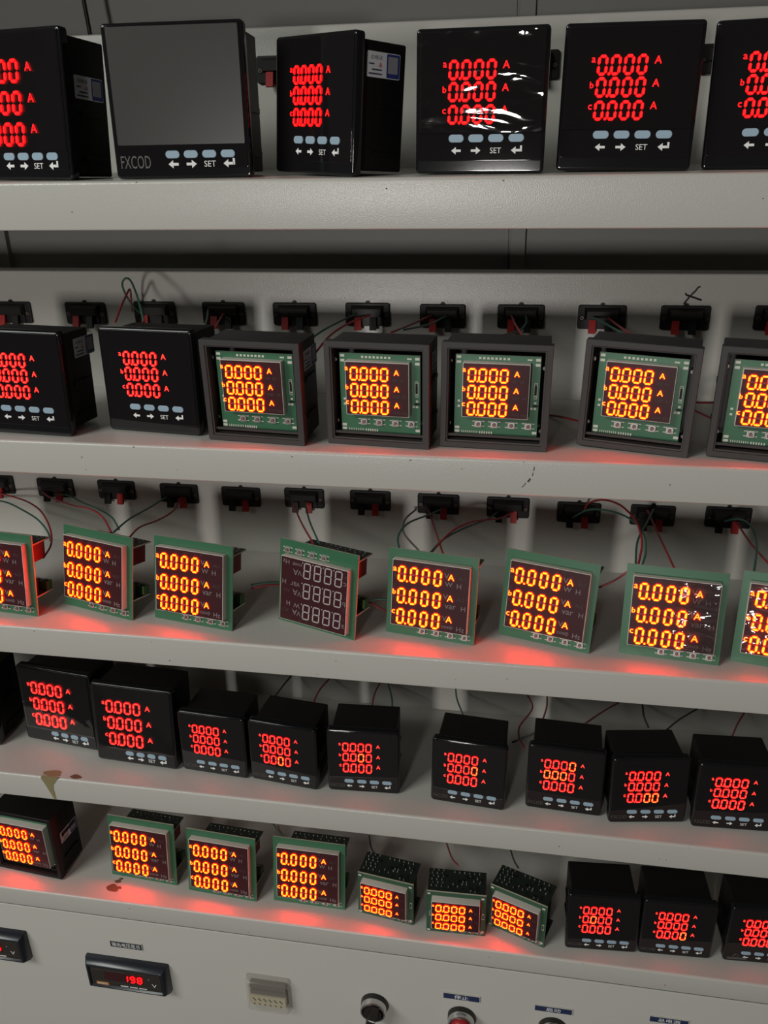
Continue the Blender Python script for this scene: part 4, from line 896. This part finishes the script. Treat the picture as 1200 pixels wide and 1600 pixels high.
WPTS = [
 ('green', [(-0.3127, 0.16, 0.0783), (-0.3146, 0.1519, 0.0853), (-0.3148, 0.1394, 0.0978), (-0.3119, 0.1278, 0.1103), (-0.3045, 0.121, 0.1171), (-0.2964, 0.1148, 0.1152), (-0.2833, 0.0967, 0.1026), (-0.2703, 0.075, 0.0873)]),
 ('red', [(-0.3211, 0.16, 0.0795), (-0.3132, 0.1442, 0.0928), (-0.3048, 0.1275, 0.1063), (-0.3037, 0.1127, 0.1007), (-0.3014, 0.0966, 0.0945), (-0.2973, 0.075, 0.0863)]),
 ('green', [(-0.2437, 0.16, 0.0822), (-0.2327, 0.1283, 0.0818), (-0.2203, 0.09, 0.0821)]),
 ('red', [(-0.2287, 0.16, 0.0787), (-0.22, 0.125, 0.0797), (-0.211, 0.09, 0.0811)]),
 ('green', [(-0.1, 0.16, 0.0797), (-0.1094, 0.1324, 0.078), (-0.1177, 0.1043, 0.0762), (-0.1234, 0.08, 0.0735)]),
 ('red', [(-0.0867, 0.16, 0.0787), (-0.1007, 0.1334, 0.0767), (-0.1124, 0.1054, 0.071), (-0.12, 0.075, 0.061)]),
 ('red', [(-0.0287, 0.16, 0.0794), (-0.0425, 0.1145, 0.0796), (-0.0531, 0.075, 0.0812)]),
 ('green', [(-0.0151, 0.16, 0.079), (-0.0269, 0.1251, 0.0783), (-0.0434, 0.075, 0.0835)]),
 ('red', [(0.0441, 0.16, 0.0803), (0.0491, 0.1226, 0.0793), (0.0554, 0.08, 0.0797)]),
 ('green', [(0.0573, 0.16, 0.0799), (0.0577, 0.1437, 0.0768), (0.0516, 0.1185, 0.0752), (0.0393, 0.08, 0.0795)]),
 ('green', [(0.1165, 0.16, 0.0795), (0.127, 0.1266, 0.0796), (0.1382, 0.085, 0.08)]),
 ('red', [(0.1294, 0.16, 0.0791), (0.1353, 0.1301, 0.079), (0.1432, 0.085, 0.0801)]),
 ('red', [(0.1966, 0.12, 0.0157), (0.2051, 0.096, 0.0225), (0.2131, 0.07, 0.0304)]),
 ('red', [(0.197, 0.12, 0.0122), (0.2058, 0.0939, 0.0137), (0.2131, 0.07, 0.0154)]),
 ('red', [(0.0803, 0.12, 0.0004), (0.0937, 0.1035, 0.0036), (0.1115, 0.08, 0.0066)]),
 ('red', [(-0.5064, 0.16, -0.1214), (-0.4811, 0.1449, -0.1176), (-0.4503, 0.1255, -0.1145), (-0.4256, 0.1072, -0.1162), (-0.4062, 0.0866, -0.1238), (-0.3962, 0.0683, -0.1322), (-0.3953, 0.05, -0.1386)]),
 ('green', [(-0.513, 0.16, -0.1301), (-0.4927, 0.1483, -0.1264), (-0.4678, 0.1326, -0.1251), (-0.4335, 0.1091, -0.1255), (-0.4128, 0.0913, -0.1299), (-0.4039, 0.08, -0.1348)]),
 ('red', [(-0.455, 0.16, -0.1165), (-0.4365, 0.1456, -0.1171), (-0.3929, 0.1146, -0.1105), (-0.3631, 0.0932, -0.1032), (-0.3393, 0.0733, -0.1021), (-0.3195, 0.05, -0.1066)]),
 ('green', [(-0.4411, 0.16, -0.1189), (-0.4261, 0.1613, -0.1199), (-0.3944, 0.1351, -0.1159), (-0.3615, 0.1076, -0.11), (-0.3353, 0.0836, -0.1068), (-0.3162, 0.059, -0.1073)]),
 ('green', [(-0.3108, 0.16, -0.1154), (-0.3151, 0.1229, -0.1129), (-0.3181, 0.0855, -0.1085), (-0.3175, 0.05, -0.1064)]),
 ('red', [(-0.2965, 0.16, -0.1162), (-0.2947, 0.1384, -0.1207), (-0.299, 0.1093, -0.1189), (-0.3038, 0.0761, -0.1124), (-0.3036, 0.05, -0.1123)]),
 ('red', [(-0.1724, 0.16, -0.115), (-0.1513, 0.1111, -0.1135), (-0.123, 0.05, -0.1067)]),
 ('green', [(-0.16, 0.16, -0.1143), (-0.1421, 0.1106, -0.1128), (-0.1176, 0.05, -0.1063)]),
 ('green', [(-0.0171, 0.16, -0.114), (-0.0289, 0.1339, -0.1101), (-0.0436, 0.099, -0.104), (-0.0488, 0.073, -0.1054), (-0.0442, 0.05, -0.1082)]),
 ('gray', [(-0.0445, 0.165, -0.1183), (-0.0513, 0.1349, -0.1166), (-0.0486, 0.1076, -0.1184), (-0.0276, 0.06, -0.1128)]),
 ('red', [(-0.0314, 0.16, -0.1148), (-0.0198, 0.1147, -0.1146), (-0.0045, 0.05, -0.1108)]),
 ('red', [(0.0526, 0.16, -0.1145), (0.0406, 0.1438, -0.1142), (0.0175, 0.114, -0.1054), (0.0004, 0.0882, -0.1038), (-0.0112, 0.0636, -0.1077), (-0.0166, 0.05, -0.1103)]),
 ('green', [(0.0381, 0.16, -0.1146), (0.0294, 0.1436, -0.1154), (0.0094, 0.1095, -0.1105), (-0.0078, 0.0756, -0.1075), (-0.0166, 0.05, -0.109)]),
 ('red', [(0.122, 0.16, -0.1087), (0.1255, 0.1507, -0.0964), (0.1374, 0.1355, -0.086), (0.1515, 0.1171, -0.0832), (0.1634, 0.0948, -0.0886), (0.1672, 0.0746, -0.0977), (0.1647, 0.0583, -0.1054), (0.1613, 0.045, -0.1112)]),
 ('green', [(0.112, 0.16, -0.1161), (0.1266, 0.1479, -0.1019), (0.1466, 0.1233, -0.0926), (0.163, 0.0996, -0.0912), (0.17, 0.0825, -0.0966), (0.1701, 0.0657, -0.1045), (0.166, 0.051, -0.1108)]),
 ('green', [(0.1866, 0.155, -0.1017), (0.1774, 0.1274, -0.1045), (0.1661, 0.0923, -0.1069), (0.1601, 0.045, -0.11)]),
 ('red', [(0.1822, 0.16, -0.1055), (0.1876, 0.1118, -0.1098), (0.1932, 0.045, -0.1108)]),
 ('green', [(0.254, 0.16, -0.1124), (0.2603, 0.1386, -0.1004), (0.2659, 0.1174, -0.0963), (0.2651, 0.0855, -0.1002), (0.254, 0.04, -0.1053)]),
 ('red', [(0.2645, 0.16, -0.1125), (0.2671, 0.1077, -0.1108), (0.2695, 0.05, -0.1035)]),
 ('red', [(-0.1904, 0.06, -0.1634), (-0.174, 0.0657, -0.1611), (-0.1614, 0.07, -0.1626)]),
 ('green', [(-0.19, 0.06, -0.1592), (-0.1738, 0.0656, -0.1583), (-0.1612, 0.07, -0.1598)]),
 ('red', [(-0.0781, 0.06, -0.1676), (-0.0672, 0.06, -0.1737), (-0.0576, 0.06, -0.1785)]),
 ('green', [(-0.0732, 0.06, -0.1673), (-0.0658, 0.06, -0.1653), (-0.0573, 0.06, -0.1654)]),
 ('red', [(0.133, 0.06, -0.1388), (0.1466, 0.06, -0.1301), (0.1606, 0.06, -0.1165)]),
 ('red', [(-0.1449, 0.165, -0.3344), (-0.148, 0.1266, -0.325), (-0.1457, 0.09, -0.3174)]),
 ('black', [(-0.1877, 0.165, -0.3315), (-0.1939, 0.1186, -0.3281), (-0.194, 0.09, -0.3266)]),
 ('red', [(-0.0848, 0.165, -0.3304), (-0.0857, 0.1258, -0.3225), (-0.0818, 0.09, -0.3149)]),
 ('green', [(-0.0775, 0.165, -0.3332), (-0.0666, 0.1253, -0.3244), (-0.0602, 0.09, -0.3159)]),
 ('green', [(-0.0008, 0.165, -0.3335), (0.003, 0.1365, -0.3271), (0.0134, 0.09, -0.3129)]),
 ('red', [(0.0766, 0.165, -0.3318), (0.0838, 0.1394, -0.3326), (0.0709, 0.1047, -0.3317), (0.0714, 0.085, -0.3324), (0.0767, 0.07, -0.3302)]),
 ('red', [(0.0995, 0.165, -0.332), (0.098, 0.1283, -0.3221), (0.0932, 0.09, -0.31)]),
 ('red', [(0.1791, 0.165, -0.3324), (0.1577, 0.1304, -0.3215), (0.1354, 0.09, -0.3093)]),
 ('black', [(0.2007, 0.165, -0.3344), (0.197, 0.1287, -0.3226), (0.1957, 0.09, -0.3075)]),
 ('black', [(0.2599, 0.165, -0.3324), (0.2309, 0.1206, -0.3176), (0.2135, 0.09, -0.3086)]),
 ('red', [(0.3054, 0.165, -0.3335), (0.2894, 0.1295, -0.3246), (0.2742, 0.09, -0.3142)]),
 ('black', [(0.0639, 0.08, -0.3333), (0.08, 0.08, -0.3235), (0.0861, 0.08, -0.3188)]),
 ('green', [(-0.2061, 0.1, -0.4946), (-0.1917, 0.0767, -0.4836), (-0.1765, 0.055, -0.4706)]),
 ('red', [(-0.1995, 0.1, -0.4995), (-0.19, 0.0801, -0.4886), (-0.1759, 0.055, -0.4723)]),
 ('black', [(-0.0956, 0.12, -0.5197), (-0.0861, 0.0834, -0.4996), (-0.0772, 0.06, -0.4841)]),
 ('red', [(-0.0045, 0.12, -0.5183), (0.0045, 0.084, -0.5019), (0.0135, 0.06, -0.487)]),
 ('black', [(0.067, 0.12, -0.5117), (0.0724, 0.0825, -0.4938), (0.0771, 0.06, -0.4808)]),
]
for lab, (c, p) in zip(WLAB, WPTS): wire(lab, c, p)
hang = obj('hanging_cable', MB().tube(smooth_path([(-0.3955, 0.290, 0.60), (-0.3935, 0.292, 0.45), (-0.392, 0.292, 0.37), (-0.389, 0.290, 0.33), (-0.387, 0.288, 0.29)]), 0.0022, 10).mesh('cable', ['wire_black'], 60))
tag(hang, 'black cable hanging behind the top shelf above the blank meter', 'cable')
